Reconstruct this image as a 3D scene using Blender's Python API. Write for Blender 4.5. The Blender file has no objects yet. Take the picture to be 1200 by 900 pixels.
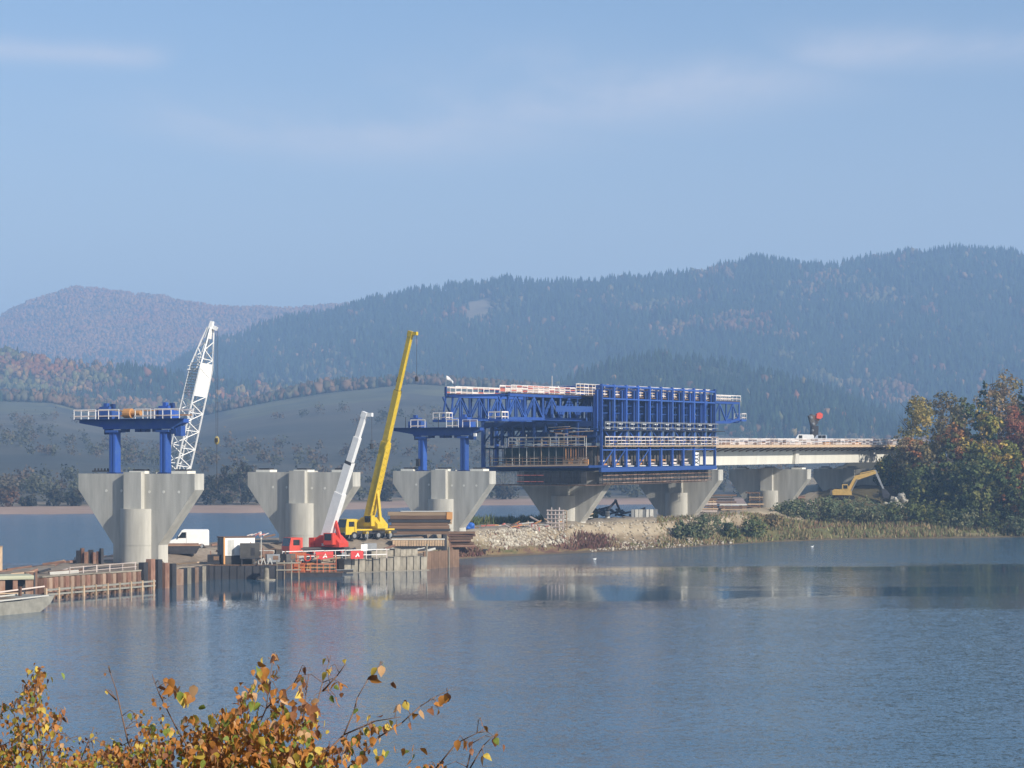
import bpy, math, random
import numpy as np
from mathutils import Vector, Matrix, noise

random.seed(7)
rng = np.random.default_rng(11)
SC = bpy.context.scene
COL = SC.collection

# ------------------------------------------------------------------ camera, world, sun, exposure
F = 2460.0      # focal length in photograph pixels (1200 wide)
H = 548.0       # photograph row of the true horizon
CAMZ = 14.43    # eye height above the water
cam_d = bpy.data.cameras.new('camera')
cam = bpy.data.objects.new('camera', cam_d)
COL.objects.link(cam)
cam.location = (0, 0, CAMZ)
cam.rotation_euler = (math.radians(90), 0, 0)
cam_d.sensor_width = 36.0
cam_d.lens = F / 1200 * 36.0
cam_d.shift_y = (H - 450) / 1200
cam_d.clip_start = 0.5
cam_d.clip_end = 30000
SC.camera = cam
SC.view_settings.view_transform = 'Standard'
SC.view_settings.look = 'None'
SC.view_settings.exposure = 0.28
SC.view_settings.gamma = 1.0
SC.view_settings.use_curve_mapping = False
SC.render.engine = 'CYCLES'
SC.cycles.use_denoising = True
SC.cycles.volume_bounces = 1
SC.cycles.max_bounces = 8
SC.cycles.transparent_max_bounces = 12

SUN_PHI = math.radians(44)     # from +X towards the camera (-Y)
SUN_EL = math.radians(28)
sdir = Vector((math.cos(SUN_EL) * math.cos(SUN_PHI), -math.cos(SUN_EL) * math.sin(SUN_PHI), math.sin(SUN_EL)))
sun_d = bpy.data.lights.new('sun', 'SUN')
sun_d.energy = 5.0
sun_d.angle = math.radians(0.5)
sun_d.color = (1.0, 0.93, 0.82)
sun = bpy.data.objects.new('sun', sun_d)
COL.objects.link(sun)
sun.rotation_euler = (-sdir).to_track_quat('-Z', 'Y').to_euler()
sun.location = (150, -100, 200)

world = bpy.data.worlds.new('World')
SC.world = world
world.use_nodes = True
wn = world.node_tree
wn.nodes.clear()


def nd(tree, kind, **kw):
    n = tree.nodes.new(kind)
    for k, v in kw.items():
        if k == 'inp':
            for a, b in v.items():
                n.inputs[a].default_value = b
        else:
            setattr(n, k, v)
    return n


sky = nd(wn, 'ShaderNodeTexSky', sky_type='NISHITA', sun_disc=False)
sky.sun_elevation = SUN_EL
sky.sun_rotation = math.atan2(sdir.x, sdir.y)
sky.altitude = 300
sky.air_density = 1.0
sky.dust_density = 1.4
sky.ozone_density = 2.8
# thin cirrus streaks, laid out on a flat sheet high above (direction projected on a plane)
tc = nd(wn, 'ShaderNodeTexCoord')
sep = nd(wn, 'ShaderNodeSeparateXYZ')
wn.links.new(tc.outputs['Generated'], sep.inputs[0])
mz = nd(wn, 'ShaderNodeMath', operation='MAXIMUM', inp={1: 0.02})
wn.links.new(sep.outputs['Z'], mz.inputs[0])
dx = nd(wn, 'ShaderNodeMath', operation='DIVIDE')
dy = nd(wn, 'ShaderNodeMath', operation='DIVIDE')
wn.links.new(sep.outputs['X'], dx.inputs[0]); wn.links.new(mz.outputs[0], dx.inputs[1])
wn.links.new(sep.outputs['Y'], dy.inputs[0]); wn.links.new(mz.outputs[0], dy.inputs[1])
cmb = nd(wn, 'ShaderNodeCombineXYZ')
wn.links.new(dx.outputs[0], cmb.inputs[0]); wn.links.new(dy.outputs[0], cmb.inputs[1])


def wmath(op, a, b=None):
    n = nd(wn, 'ShaderNodeMath', operation=op)
    for i, v in enumerate((a, b)):
        if v is None:
            continue
        if isinstance(v, (int, float)):
            n.inputs[i].default_value = v
        else:
            wn.links.new(v, n.inputs[i])
    return n.outputs[0]


def wband(ax, ay, bx, by, width, soft0, soft1):
    # a streak of cloud from (ax, ay) to (bx, by) on that sheet
    L = math.hypot(bx - ax, by - ay)
    ux, uy = (bx - ax) / L, (by - ay) / L
    rx = wmath('SUBTRACT', dx.outputs[0], ax)
    ry = wmath('SUBTRACT', dy.outputs[0], ay)
    al = wmath('ADD', wmath('MULTIPLY', rx, ux), wmath('MULTIPLY', ry, uy))
    ac = wmath('ADD', wmath('MULTIPLY', rx, -uy), wmath('MULTIPLY', ry, ux))
    wob = wmath('MULTIPLY', wmath('SUBTRACT', nz2.outputs['Fac'], 0.5), width * 3.0)
    ac = wmath('ADD', ac, wob)
    q = wmath('DIVIDE', ac, width)
    g = wmath('POWER', 2.718, wmath('MULTIPLY', wmath('MULTIPLY', q, q), -1.0))
    s0 = nd(wn, 'ShaderNodeMapRange', interpolation_type='SMOOTHSTEP', inp={1: -soft0, 2: soft0})
    s1 = nd(wn, 'ShaderNodeMapRange', interpolation_type='SMOOTHSTEP', inp={1: L + soft1, 2: L - soft1})
    wn.links.new(al, s0.inputs[0]); wn.links.new(al, s1.inputs[0])
    return wmath('MULTIPLY', g, wmath('MULTIPLY', s0.outputs[0], s1.outputs[0]))


def wxy(px, py):
    return (px - 600) / (H - py), F / (H - py)


nz = nd(wn, 'ShaderNodeTexNoise', inp={'Scale': 2.2, 'Detail': 7.0, 'Roughness': 0.62})
nz2 = nd(wn, 'ShaderNodeTexNoise', inp={'Scale': 1.1, 'Detail': 4.0, 'Roughness': 0.55})
mp = nd(wn, 'ShaderNodeMapping', inp={'Scale': (1.0, 0.35, 1.0)})
wn.links.new(cmb.outputs[0], mp.inputs[0])
wn.links.new(mp.outputs[0], nz.inputs['Vector']); wn.links.new(mp.outputs[0], nz2.inputs['Vector'])
b1 = wband(*wxy(260, 172), *wxy(640, 150), 0.55, 0.3, 0.5)
b2 = wband(*wxy(560, 140), *wxy(930, 80), 0.46, 0.3, 0.25)
b3 = wband(*wxy(930, 66), *wxy(1330, 40), 0.28, 0.12, 0.2)
b4 = wband(*wxy(-300, 45), *wxy(190, 68), 0.16, 0.2, 0.06)
bs = wmath('MAXIMUM', wmath('MAXIMUM', b1, b2), wmath('MAXIMUM', b3, b4))
nr = nd(wn, 'ShaderNodeMapRange', inp={1: 0.30, 2: 0.72, 3: 0.2, 4: 1.1})
wn.links.new(nz.outputs['Fac'], nr.inputs[0])
cf = wmath('MULTIPLY', wmath('MULTIPLY', bs, nr.outputs[0]), 0.6)
mix = nd(wn, 'ShaderNodeMixRGB', blend_type='MIX', inp={2: (6.2, 6.0, 6.3, 1)})
# milky band of autumn haze low over the horizon, all the way round
lowf = nd(wn, 'ShaderNodeMapRange', interpolation_type='SMOOTHSTEP', inp={1: 0.0, 2: 0.26, 3: 0.6, 4: 0.0})
wn.links.new(sep.outputs['Z'], lowf.inputs[0])
low = nd(wn, 'ShaderNodeMixRGB', blend_type='MIX', inp={2: (4.6, 4.3, 4.2, 1)})
wn.links.new(lowf.outputs[0], low.inputs[0]); wn.links.new(sky.outputs[0], low.inputs[1])
wn.links.new(cf, mix.inputs[0]); wn.links.new(low.outputs[0], mix.inputs[1])
bg = nd(wn, 'ShaderNodeBackground', inp={'Strength': 0.11})
wo = nd(wn, 'ShaderNodeOutputWorld')
wn.links.new(mix.outputs[0], bg.inputs[0]); wn.links.new(bg.outputs[0], wo.inputs[0])

HAZE_DENSITY = 2.75e-4

# ------------------------------------------------------------------ helpers


def W(px, py, D):
    return Vector(((px - 600) * D / F, D, CAMZ + (H - py) * D / F))


def WX(px, D):
    return (px - 600) * D / F


MATS = {}


def mat(name, col, rough=0.8, metal=0.0, var=0.0, scale=3.0, col2=None, streak=False, bump=0.0, attr=None,
        objvar=0.0, trans=0.0, spec=0.3, bscale=None):
    m = bpy.data.materials.new(name)
    m.use_nodes = True
    t = m.node_tree
    t.nodes.clear()
    out = nd(t, 'ShaderNodeOutputMaterial')
    p = nd(t, 'ShaderNodeBsdfPrincipled', inp={'Roughness': rough, 'Metallic': metal, 'Specular IOR Level': spec})
    c4 = (*col, 1)
    src = None
    if attr:
        a = nd(t, 'ShaderNodeAttribute', attribute_name=attr)
        src = a.outputs['Color']
    if var > 0 or col2:
        geo = nd(t, 'ShaderNodeTexCoord')
        mpn = nd(t, 'ShaderNodeMapping', inp={'Scale': (1, 1, 0.12) if streak else (1, 1, 1)})
        t.links.new(geo.outputs['Object'], mpn.inputs[0])
        nzz = nd(t, 'ShaderNodeTexNoise', inp={'Scale': scale, 'Detail': 6.0, 'Roughness': 0.65})
        t.links.new(mpn.outputs[0], nzz.inputs['Vector'])
        mr = nd(t, 'ShaderNodeMapRange', inp={1: 0.32, 2: 0.68})
        t.links.new(nzz.outputs['Fac'], mr.inputs[0])
        mx = nd(t, 'ShaderNodeMixRGB', blend_type='MIX')
        t.links.new(mr.outputs[0], mx.inputs[0])
        if col2:
            mx.inputs[1].default_value = c4
            mx.inputs[2].default_value = (*col2, 1)
        else:
            mx.inputs[1].default_value = tuple(c * (1 - var) for c in col) + (1,)
            mx.inputs[2].default_value = tuple(min(1, c * (1 + var)) for c in col) + (1,)
        if src is not None:
            mm = nd(t, 'ShaderNodeMixRGB', blend_type='MULTIPLY', inp={0: 1.0})
            t.links.new(src, mm.inputs[1]); t.links.new(mx.outputs[0], mm.inputs[2])
            src = mm.outputs[0]
        else:
            src = mx.outputs[0]
        if bump > 0:
            bn = nd(t, 'ShaderNodeBump', inp={'Strength': bump, 'Distance': 0.1})
            nb = nd(t, 'ShaderNodeTexNoise', inp={'Scale': bscale or scale * 4, 'Detail': 5.0})
            t.links.new(geo.outputs['Object'], nb.inputs['Vector'])
            t.links.new(nb.outputs['Fac'], bn.inputs['Height'])
            t.links.new(bn.outputs[0], p.inputs['Normal'])
    if objvar > 0:
        oi = nd(t, 'ShaderNodeObjectInfo')
        mr2 = nd(t, 'ShaderNodeMapRange', inp={3: 1 - objvar, 4: 1 + objvar})
        t.links.new(oi.outputs['Random'], mr2.inputs[0])
        mm = nd(t, 'ShaderNodeMixRGB', blend_type='MULTIPLY', inp={0: 1.0, 1: c4})
        if src is not None:
            t.links.new(src, mm.inputs[1])
        t.links.new(mr2.outputs[0], mm.inputs[2])
        src = mm.outputs[0]
    if src is not None:
        t.links.new(src, p.inputs['Base Color'])
    else:
        p.inputs['Base Color'].default_value = c4
    if trans > 0:
        tr = nd(t, 'ShaderNodeBsdfTranslucent', inp={'Color': c4})
        if src is not None:
            t.links.new(src, tr.inputs['Color'])
        ms = nd(t, 'ShaderNodeMixShader', inp={0: trans})
        t.links.new(p.outputs[0], ms.inputs[1]); t.links.new(tr.outputs[0], ms.inputs[2])
        t.links.new(ms.outputs[0], out.inputs[0])
    else:
        t.links.new(p.outputs[0], out.inputs[0])
    MATS[name] = m
    return m


mat('concrete', (0.435, 0.42, 0.37), 0.85, var=0.24, scale=0.55, streak=True, bump=0.2, bscale=6)
mat('pale_concrete', (0.55, 0.53, 0.47), 0.85, var=0.15, scale=0.8, streak=True)
mat('white_concrete', (0.68, 0.66, 0.58), 0.85, var=0.1, scale=0.5, streak=True)
mat('old_concrete', (0.24, 0.215, 0.17), 0.9, var=0.35, scale=1.2, bump=0.4, objvar=0.25)
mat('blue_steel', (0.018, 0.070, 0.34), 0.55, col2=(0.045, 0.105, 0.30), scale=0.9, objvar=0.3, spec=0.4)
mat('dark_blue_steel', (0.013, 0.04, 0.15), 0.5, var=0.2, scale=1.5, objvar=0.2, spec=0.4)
mat('silver_paint', (0.42, 0.47, 0.54), 0.35, var=0.05, scale=2, spec=0.5)
mat('white_paint', (0.78, 0.77, 0.74), 0.45, var=0.06, scale=2)
mat('rail_board', (0.62, 0.52, 0.46), 0.7, objvar=0.3, var=0.15, scale=2)
mat('red_board', (0.42, 0.13, 0.10), 0.7, objvar=0.3)
mat('orange_timber', (0.50, 0.25, 0.09), 0.8, objvar=0.3)
mat('timber', (0.40, 0.29, 0.19), 0.85, objvar=0.35, var=0.2, scale=3)
mat('dark_timber', (0.16, 0.10, 0.065), 0.85, objvar=0.35, var=0.25, scale=3)
mat('rust', (0.14, 0.07, 0.05), 0.85, objvar=0.45, col2=(0.27, 0.165, 0.115), scale=1.6)
mat('pale_rust', (0.31, 0.225, 0.165), 0.85, objvar=0.35, col2=(0.19, 0.095, 0.06), scale=1.2)
mat('dark_steel', (0.035, 0.035, 0.04), 0.6, var=0.3, scale=2, objvar=0.3)
mat('grey_steel', (0.22, 0.23, 0.24), 0.5, var=0.2, scale=2, objvar=0.2)
mat('pale_grey', (0.48, 0.47, 0.43), 0.7, var=0.2, scale=1.5)
mat('net_green', (0.02, 0.032, 0.03), 0.9, var=0.4, scale=1.5)
mat('form_grey', (0.085, 0.08, 0.075), 0.85, var=0.3, scale=1.5, objvar=0.25)
mat('red_orange', (0.58, 0.058, 0.03), 0.4, var=0.12, scale=2, spec=0.5)
mat('crane_yellow', (0.62, 0.43, 0.025), 0.4, var=0.15, scale=1.5, spec=0.5)
mat('digger_yellow', (0.50, 0.33, 0.10), 0.5, var=0.15, scale=1.5)
mat('glass_dark', (0.012, 0.016, 0.02), 0.08, spec=0.6)
mat('rubber', (0.02, 0.02, 0.02), 0.85)
mat('tarp_blue', (0.03, 0.12, 0.45), 0.6, var=0.3, scale=2)
mat('banner_red', (0.55, 0.05, 0.045), 0.6, var=0.15, scale=3)
mat('hull_paint', (0.24, 0.23, 0.195), 0.7, var=0.25, scale=1.0)
mat('mossy_roof', (0.42, 0.42, 0.30), 0.85, var=0.25, scale=1.5)
mat('rock_pale', (0.52, 0.48, 0.39), 0.95, var=0.3, scale=1.0, objvar=0.2, bump=0.6)
mat('hook_yellow', (0.30, 0.24, 0.09), 0.5)
mat('boat_orange', (0.46, 0.12, 0.045), 0.6, var=0.3, scale=2, objvar=0.2)
mat('cable', (0.05, 0.05, 0.055), 0.6)
mat('foliage', (1, 1, 1), 0.85, attr='tint', trans=0.25, spec=0.15)
mat('forest', (1, 1, 1), 0.95, attr='tint', spec=0.05)
mat('bark', (0.10, 0.075, 0.055), 0.95, var=0.3, scale=4)
mat('bark_twig', (0.16, 0.10, 0.075), 0.8)


class MB:
    def __init__(s):
        s.v = []
        s.f = []

    def add(s, vs, fs):
        b = len(s.v)
        s.v += [Vector(v) for v in vs]
        s.f += [tuple(i + b for i in f) for f in fs]
        return s

    def box(s, c, d, rz=0.0):
        cx, cy, cz = c
        hx, hy, hz = d[0] / 2, d[1] / 2, d[2] / 2
        co, si = math.cos(rz), math.sin(rz)
        vs = []
        for z in (-hz, hz):
            for x, y in ((-hx, -hy), (hx, -hy), (hx, hy), (-hx, hy)):
                vs.append((cx + x * co - y * si, cy + x * si + y * co, cz + z))
        return s.add(vs, [(3, 2, 1, 0), (4, 5, 6, 7), (0, 1, 5, 4), (1, 2, 6, 5), (2, 3, 7, 6), (3, 0, 4, 7)])

    def bar(s, p, q, w, h=None, w2=None, h2=None):
        p, q = Vector(p), Vector(q)
        h = h or w
        w2 = w if w2 is None else w2
        h2 = h if h2 is None else h2
        d = (q - p).normalized()
        up = Vector((0, 0, 1)) if abs(d.z) < 0.98 else Vector((0, 1, 0))
        y = up.cross(d).normalized()
        z = d.cross(y)
        vs = []
        for c, a, b in ((p, w, h), (q, w2, h2)):
            for sy, sz in ((-1, -1), (1, -1), (1, 1), (-1, 1)):
                vs.append(c + y * (sy * a / 2) + z * (sz * b / 2))
        return s.add(vs, [(3, 2, 1, 0), (4, 5, 6, 7), (0, 1, 5, 4), (1, 2, 6, 5), (2, 3, 7, 6), (3, 0, 4, 7)])

    def tube(s, p, q, r, n=8, r2=None):
        p, q = Vector(p), Vector(q)
        r2 = r if r2 is None else r2
        d = (q - p).normalized()
        up = Vector((0, 0, 1)) if abs(d.z) < 0.98 else Vector((0, 1, 0))
        y = up.cross(d).normalized()
        z = d.cross(y)
        vs = []
        for c, rr in ((p, r), (q, r2)):
            for k in range(n):
                a = 2 * math.pi * k / n
                vs.append(c + y * (math.cos(a) * rr) + z * (math.sin(a) * rr))
        fs = [tuple(reversed(range(n))), tuple(range(n, 2 * n))]
        fs += [(k, (k + 1) % n, n + (k + 1) % n, n + k) for k in range(n)]
        return s.add(vs, fs)

    def prism(s, poly, a, b, axis='y'):
        # polygon in (u, z), extruded along y (or in (y, z) along x, or (x, y) along z)
        n = len(poly)
        vs = []
        for e in (a, b):
            for u, v in poly:
                vs.append((u, e, v) if axis == 'y' else ((e, u, v) if axis == 'x' else (u, v, e)))
        fs = [tuple(reversed(range(n))), tuple(range(n, 2 * n))]
        fs += [(k, (k + 1) % n, n + (k + 1) % n, n + k) for k in range(n)]
        return s.add(vs, fs)

    def ball(s, c, r, n=8, m=5):
        cx, cy, cz = c
        rx, ry, rz_ = (r, r, r) if isinstance(r, (int, float)) else r
        vs = [(cx, cy, cz - rz_)]
        for i in range(1, m):
            t = math.pi * i / m - math.pi / 2
            for k in range(n):
                a = 2 * math.pi * k / n
                vs.append((cx + rx * math.cos(t) * math.cos(a), cy + ry * math.cos(t) * math.sin(a), cz + rz_ * math.sin(t)))
        vs.append((cx, cy, cz + rz_))
        fs = [(0, 1 + (k + 1) % n, 1 + k) for k in range(n)]
        for i in range(m - 2):
            for k in range(n):
                a, b = 1 + i * n + k, 1 + i * n + (k + 1) % n
                fs.append((a, b, b + n, a + n))
        l = len(vs) - 1
        o = 1 + (m - 2) * n
        fs += [(o + k, o + (k + 1) % n, l) for k in range(n)]
        return s.add(vs, fs)

    def mesh(s, name, material, smooth=False):
        me = bpy.data.meshes.new(name)
        me.from_pydata([tuple(v) for v in s.v], [], s.f)
        me.materials.append(MATS[material])
        fix_normals(me)
        if smooth:
            for p in me.polygons:
                p.use_smooth = True
        me.update()
        return me

    def build(s, name, material, parent=None, smooth=False):
        o = bpy.data.objects.new(name, s.mesh(name, material, smooth))
        COL.objects.link(o)
        o.parent = parent
        return o


def fix_normals(me):
    import bmesh
    bm = bmesh.new()
    bm.from_mesh(me)
    bmesh.ops.recalc_face_normals(bm, faces=bm.faces)
    bm.to_mesh(me)
    bm.free()


UNIT = {}


def unit(material):
    if material not in UNIT:
        UNIT[material] = MB().box((0, 0, 0), (1, 1, 1)).mesh('box_' + material, material)
    return UNIT[material]


def beam(name, p, q, w, h, material, parent):
    """one straight member as its own object; the mesh is shared"""
    p, q = Vector(p), Vector(q)
    d = q - p
    L = d.length
    d.normalize()
    up = Vector((0, 0, 1)) if abs(d.z) < 0.98 else Vector((0, 1, 0))
    y = up.cross(d).normalized()
    z = d.cross(y)
    M = Matrix(((d.x * L, y.x * w, z.x * h, (p.x + q.x) / 2), (d.y * L, y.y * w, z.y * h, (p.y + q.y) / 2),
                (d.z * L, y.z * w, z.z * h, (p.z + q.z) / 2), (0, 0, 0, 1)))
    o = bpy.data.objects.new(name, unit(material))
    COL.objects.link(o)
    o.parent = parent
    o.matrix_basis = M
    return o


def block(name, c, d, material, parent, rz=0.0, rx=0.0, ry=0.0):
    o = bpy.data.objects.new(name, unit(material))
    COL.objects.link(o)
    o.parent = parent
    o.location = c
    o.scale = d
    o.rotation_euler = (rx, ry, rz)
    return o


def inst(name, me, parent, loc=(0, 0, 0), rot=(0, 0, 0), sc=(1, 1, 1)):
    o = bpy.data.objects.new(name, me)
    COL.objects.link(o)
    o.parent = parent
    o.location = loc
    o.rotation_euler = rot
    o.scale = sc
    return o


MATWORD = {'rust': 'rusty', 'dark_timber': 'dark brown', 'timber': 'brown timber', 'pale_grey': 'pale grey', 'dark_steel': 'black steel',
           'rail_board': 'pale pinkish', 'orange_timber': 'orange brown', 'red_board': 'dull red', 'pale_rust': 'pale rusty', 'grey_steel': 'grey steel'}


def tag(o, label=None, cat=None, group=None, kind=None):
    if cat and not kind:
        kind = 'thing'
    for k, v in (('label', label), ('category', cat), ('group', group), ('kind', kind)):
        if v:
            o[k] = v
    return o


def thing(name, label, cat, loc=(0, 0, 0), rz=0.0, group=None, rx=0.0, ry=0.0):
    o = bpy.data.objects.new(name, None)
    COL.objects.link(o)
    o.location = loc
    o.rotation_euler = (rx, ry, rz)
    return tag(o, label, cat, group)


def npmesh(name, V, Fq, material, smooth=False, tint=None, nper=4):
    me = bpy.data.meshes.new(name)
    V = np.asarray(V, np.float32)
    Fq = np.asarray(Fq, np.int32)
    me.vertices.add(len(V))
    me.vertices.foreach_set('co', V.ravel())
    me.loops.add(Fq.size)
    me.loops.foreach_set('vertex_index', Fq.ravel())
    me.polygons.add(len(Fq))
    me.polygons.foreach_set('loop_start', np.arange(0, Fq.size, nper, dtype=np.int32))
    me.polygons.foreach_set('loop_total', np.full(len(Fq), nper, np.int32))
    if smooth:
        me.polygons.foreach_set('use_smooth', np.ones(len(Fq), bool))
    me.materials.append(MATS[material])
    if tint is not None:
        at = me.color_attributes.new('tint', 'FLOAT_COLOR', 'POINT')
        c = np.ones((len(V), 4), np.float32)
        c[:, :3] = tint
        at.data.foreach_set('color', c.ravel())
    me.update(calc_edges=True)
    me.validate()
    return me


def link(name, me, parent=None):
    o = bpy.data.objects.new(name, me)
    COL.objects.link(o)
    o.parent = parent
    return o


def interp(x, tab):
    return np.interp(x, [t[0] for t in tab], [t[1] for t in tab])


def n2(x, y, s, o=4, seed=0.0):
    return noise.fractal(Vector((x * s + seed, y * s - seed, seed * 0.7)), 1.0, 2.0, o)
# ------------------------------------------------------------------ water
def water_material():
    m = bpy.data.materials.new('water')
    m.use_nodes = True
    t = m.node_tree
    t.nodes.clear()
    out = nd(t, 'ShaderNodeOutputMaterial')
    p = nd(t, 'ShaderNodeBsdfPrincipled', inp={'Base Color': (0.050, 0.110, 0.165, 1), 'IOR': 1.33, 'Specular IOR Level': 0.5})
    g = nd(t, 'ShaderNodeNewGeometry')
    sp = nd(t, 'ShaderNodeSeparateXYZ')
    t.links.new(g.outputs['Position'], sp.inputs[0])
    # wind patches: long lanes lying across the lake
    mpn = nd(t, 'ShaderNodeMapping', inp={'Scale': (0.006, 0.035, 1)})
    t.links.new(g.outputs['Position'], mpn.inputs[0])
    ln = nd(t, 'ShaderNodeTexNoise', inp={'Scale': 1.0, 'Detail': 5.0, 'Roughness': 0.6})
    t.links.new(mpn.outputs[0], ln.inputs['Vector'])
    # open water off the works is sheltered: calm belt between about 205 m and the shore
    jit = nd(t, 'ShaderNodeMath', operation='MULTIPLY_ADD', inp={1: 46.0})
    t.links.new(ln.outputs['Fac'], jit.inputs[0]); t.links.new(sp.outputs['Y'], jit.inputs[2])
    near = nd(t, 'ShaderNodeMapRange', interpolation_type='SMOOTHSTEP', inp={1: 232.0, 2: 246.0, 3: 1.0, 4: 0.0})
    t.links.new(jit.outputs[0], near.inputs[0])
    far = nd(t, 'ShaderNodeMapRange', interpolation_type='SMOOTHSTEP', inp={1: 330.0, 2: 345.0, 3: 0.0, 4: 3.2})
    t.links.new(jit.outputs[0], far.inputs[0])
    edge = nd(t, 'ShaderNodeMath', operation='MAXIMUM')
    t.links.new(near.outputs[0], edge.inputs[0]); t.links.new(far.outputs[0], edge.inputs[1])
    lane = nd(t, 'ShaderNodeMapRange', interpolation_type='SMOOTHSTEP', inp={1: 0.47, 2: 0.58})
    t.links.new(ln.outputs['Fac'], lane.inputs[0])
    wind = nd(t, 'ShaderNodeMath', operation='MULTIPLY_ADD', inp={1: 0.20})
    t.links.new(lane.outputs[0], wind.inputs[0])
    nn = nd(t, 'ShaderNodeMath', operation='MULTIPLY', inp={1: 0.8})
    t.links.new(edge.outputs[0], nn.inputs[0])
    t.links.new(nn.outputs[0], wind.inputs[2])
    # wavelets: the slope of the surface, from two sizes of ripple
    def slope(sx, sy, off):
        m1 = nd(t, 'ShaderNodeMapping', inp={'Scale': (sx, sy, 1), 'Location': (off, off, 0)})
        t.links.new(g.outputs['Position'], m1.inputs[0])
        w1 = nd(t, 'ShaderNodeTexNoise', inp={'Scale': 1.0, 'Detail': 3.0, 'Roughness': 0.6})
        t.links.new(m1.outputs[0], w1.inputs['Vector'])
        c = nd(t, 'ShaderNodeVectorMath', operation='SUBTRACT', inp={1: (.5, .5, .5)})
        t.links.new(w1.outputs['Color'], c.inputs[0])
        return c.outputs[0]
    sm_ = nd(t, 'ShaderNodeVectorMath', operation='MULTIPLY_ADD', inp={1: (.40, .40, .40)})
    t.links.new(slope(0.9, 2.2, 9.0), sm_.inputs[0]); t.links.new(slope(5.0, 9.0, 3.0), sm_.inputs[2])
    st = nd(t, 'ShaderNodeMapRange', clamp=False, inp={3: 0.045, 4: 0.85})
    t.links.new(wind.outputs[0], st.inputs[0])
    sc_ = nd(t, 'ShaderNodeVectorMath', operation='SCALE')
    t.links.new(sm_.outputs[0], sc_.inputs[0]); t.links.new(st.outputs[0], sc_.inputs['Scale'])
    fl_ = nd(t, 'ShaderNodeVectorMath', operation='MULTIPLY', inp={1: (1, 1, 0)})
    t.links.new(sc_.outputs[0], fl_.inputs[0])
    up_ = nd(t, 'ShaderNodeVectorMath', operation='ADD', inp={1: (0, 0, 1)})
    t.links.new(fl_.outputs[0], up_.inputs[0])
    nm_ = nd(t, 'ShaderNodeVectorMath', operation='NORMALIZE')
    t.links.new(up_.outputs[0], nm_.inputs[0])
    t.links.new(nm_.outputs[0], p.inputs['Normal'])
    ro = nd(t, 'ShaderNodeMapRange', inp={3: 0.03, 4: 0.10})
    t.links.new(wind.outputs[0], ro.inputs[0])
    t.links.new(ro.outputs[0], p.inputs['Roughness'])
    t.links.new(p.outputs[0], out.inputs[0])
    MATS['water'] = m


water_material()
wv = [(-2500, 20, 0), (2500, 20, 0), (2500, 2600, 0), (-2500, 2600, 0)]
tag(MB().add(wv, [(0, 1, 2, 3)]).build('water', 'water'), 'blue grey reservoir water with calm and rippled lanes', None, None, 'structure')


# ------------------------------------------------------------------ ground materials
def ground_material(name, cols, sc, bump=0.5):
    m = bpy.data.materials.new(name)
    m.use_nodes = True
    t = m.node_tree
    t.nodes.clear()
    out = nd(t, 'ShaderNodeOutputMaterial')
    p = nd(t, 'ShaderNodeBsdfPrincipled', inp={'Roughness': 0.95, 'Specular IOR Level': 0.15})
    g = nd(t, 'ShaderNodeNewGeometry')
    a = nd(t, 'ShaderNodeAttribute', attribute_name='tint')
    nn = nd(t, 'ShaderNodeTexNoise', inp={'Scale': sc, 'Detail': 7.0, 'Roughness': 0.7})
    t.links.new(g.outputs['Position'], nn.inputs['Vector'])
    r = nd(t, 'ShaderNodeValToRGB')
    r.color_ramp.elements[0].position = 0.3
    r.color_ramp.elements[1].position = 0.7
    r.color_ramp.elements[0].color = (*cols[0], 1)
    r.color_ramp.elements[1].color = (*cols[1], 1)
    t.links.new(nn.outputs['Fac'], r.inputs[0])
    mm = nd(t, 'ShaderNodeMixRGB', blend_type='MULTIPLY', inp={0: 1.0})
    t.links.new(a.outputs['Color'], mm.inputs[1]); t.links.new(r.outputs[0], mm.inputs[2])
    t.links.new(mm.outputs[0], p.inputs['Base Color'])
    n3 = nd(t, 'ShaderNodeTexNoise', inp={'Scale': sc * 3, 'Detail': 6.0, 'Roughness': 0.7})
    t.links.new(g.outputs['Position'], n3.inputs['Vector'])
    b = nd(t, 'ShaderNodeBump', inp={'Strength': bump, 'Distance': 0.3})
    t.links.new(n3.outputs['Fac'], b.inputs['Height'])
    t.links.new(b.outputs[0], p.inputs['Normal'])
    t.links.new(p.outputs[0], out.inputs[0])
    MATS[name] = m


ground_material('works_ground', ((0.7, 0.68, 0.64), (1.15, 1.12, 1.08)), 0.9)
ground_material('hill_ground', ((0.8, 0.8, 0.8), (1.2, 1.2, 1.2)), 0.02, 0.0)

# ------------------------------------------------------------------ spit of land with the works and the headland
DN = [(-200, 205), (45, 231), (165, 248), (172, 251), (200, 262), (240, 270), (330, 282), (400, 290), (495, 298), (505, 314), (522, 326),
      (532, 330), (560, 336), (600, 342), (640, 348), (700, 357), (760, 369), (800, 378), (850, 391), (900, 406), (1000, 422), (1100, 427),
      (1200, 436), (1500, 455)]
DF = [(-200, 240), (0, 257), (90, 283), (150, 310), (250, 322), (320, 335), (450, 352), (560, 384), (640, 394), (700, 402), (760, 425),
      (870, 480), (930, 540), (1000, 640), (1500, 760)]
ZT = [(-200, 2.1), (165, 2.2), (200, 2.8), (220, 3.2), (300, 3.5), (400, 3.7), (500, 4.0), (600, 4.4), (700, 5.0), (800, 5.1), (870, 5.8),
      (930, 6.6), (1000, 9.4), (1100, 10.6), (1200, 12.5), (1500, 15)]


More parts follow.
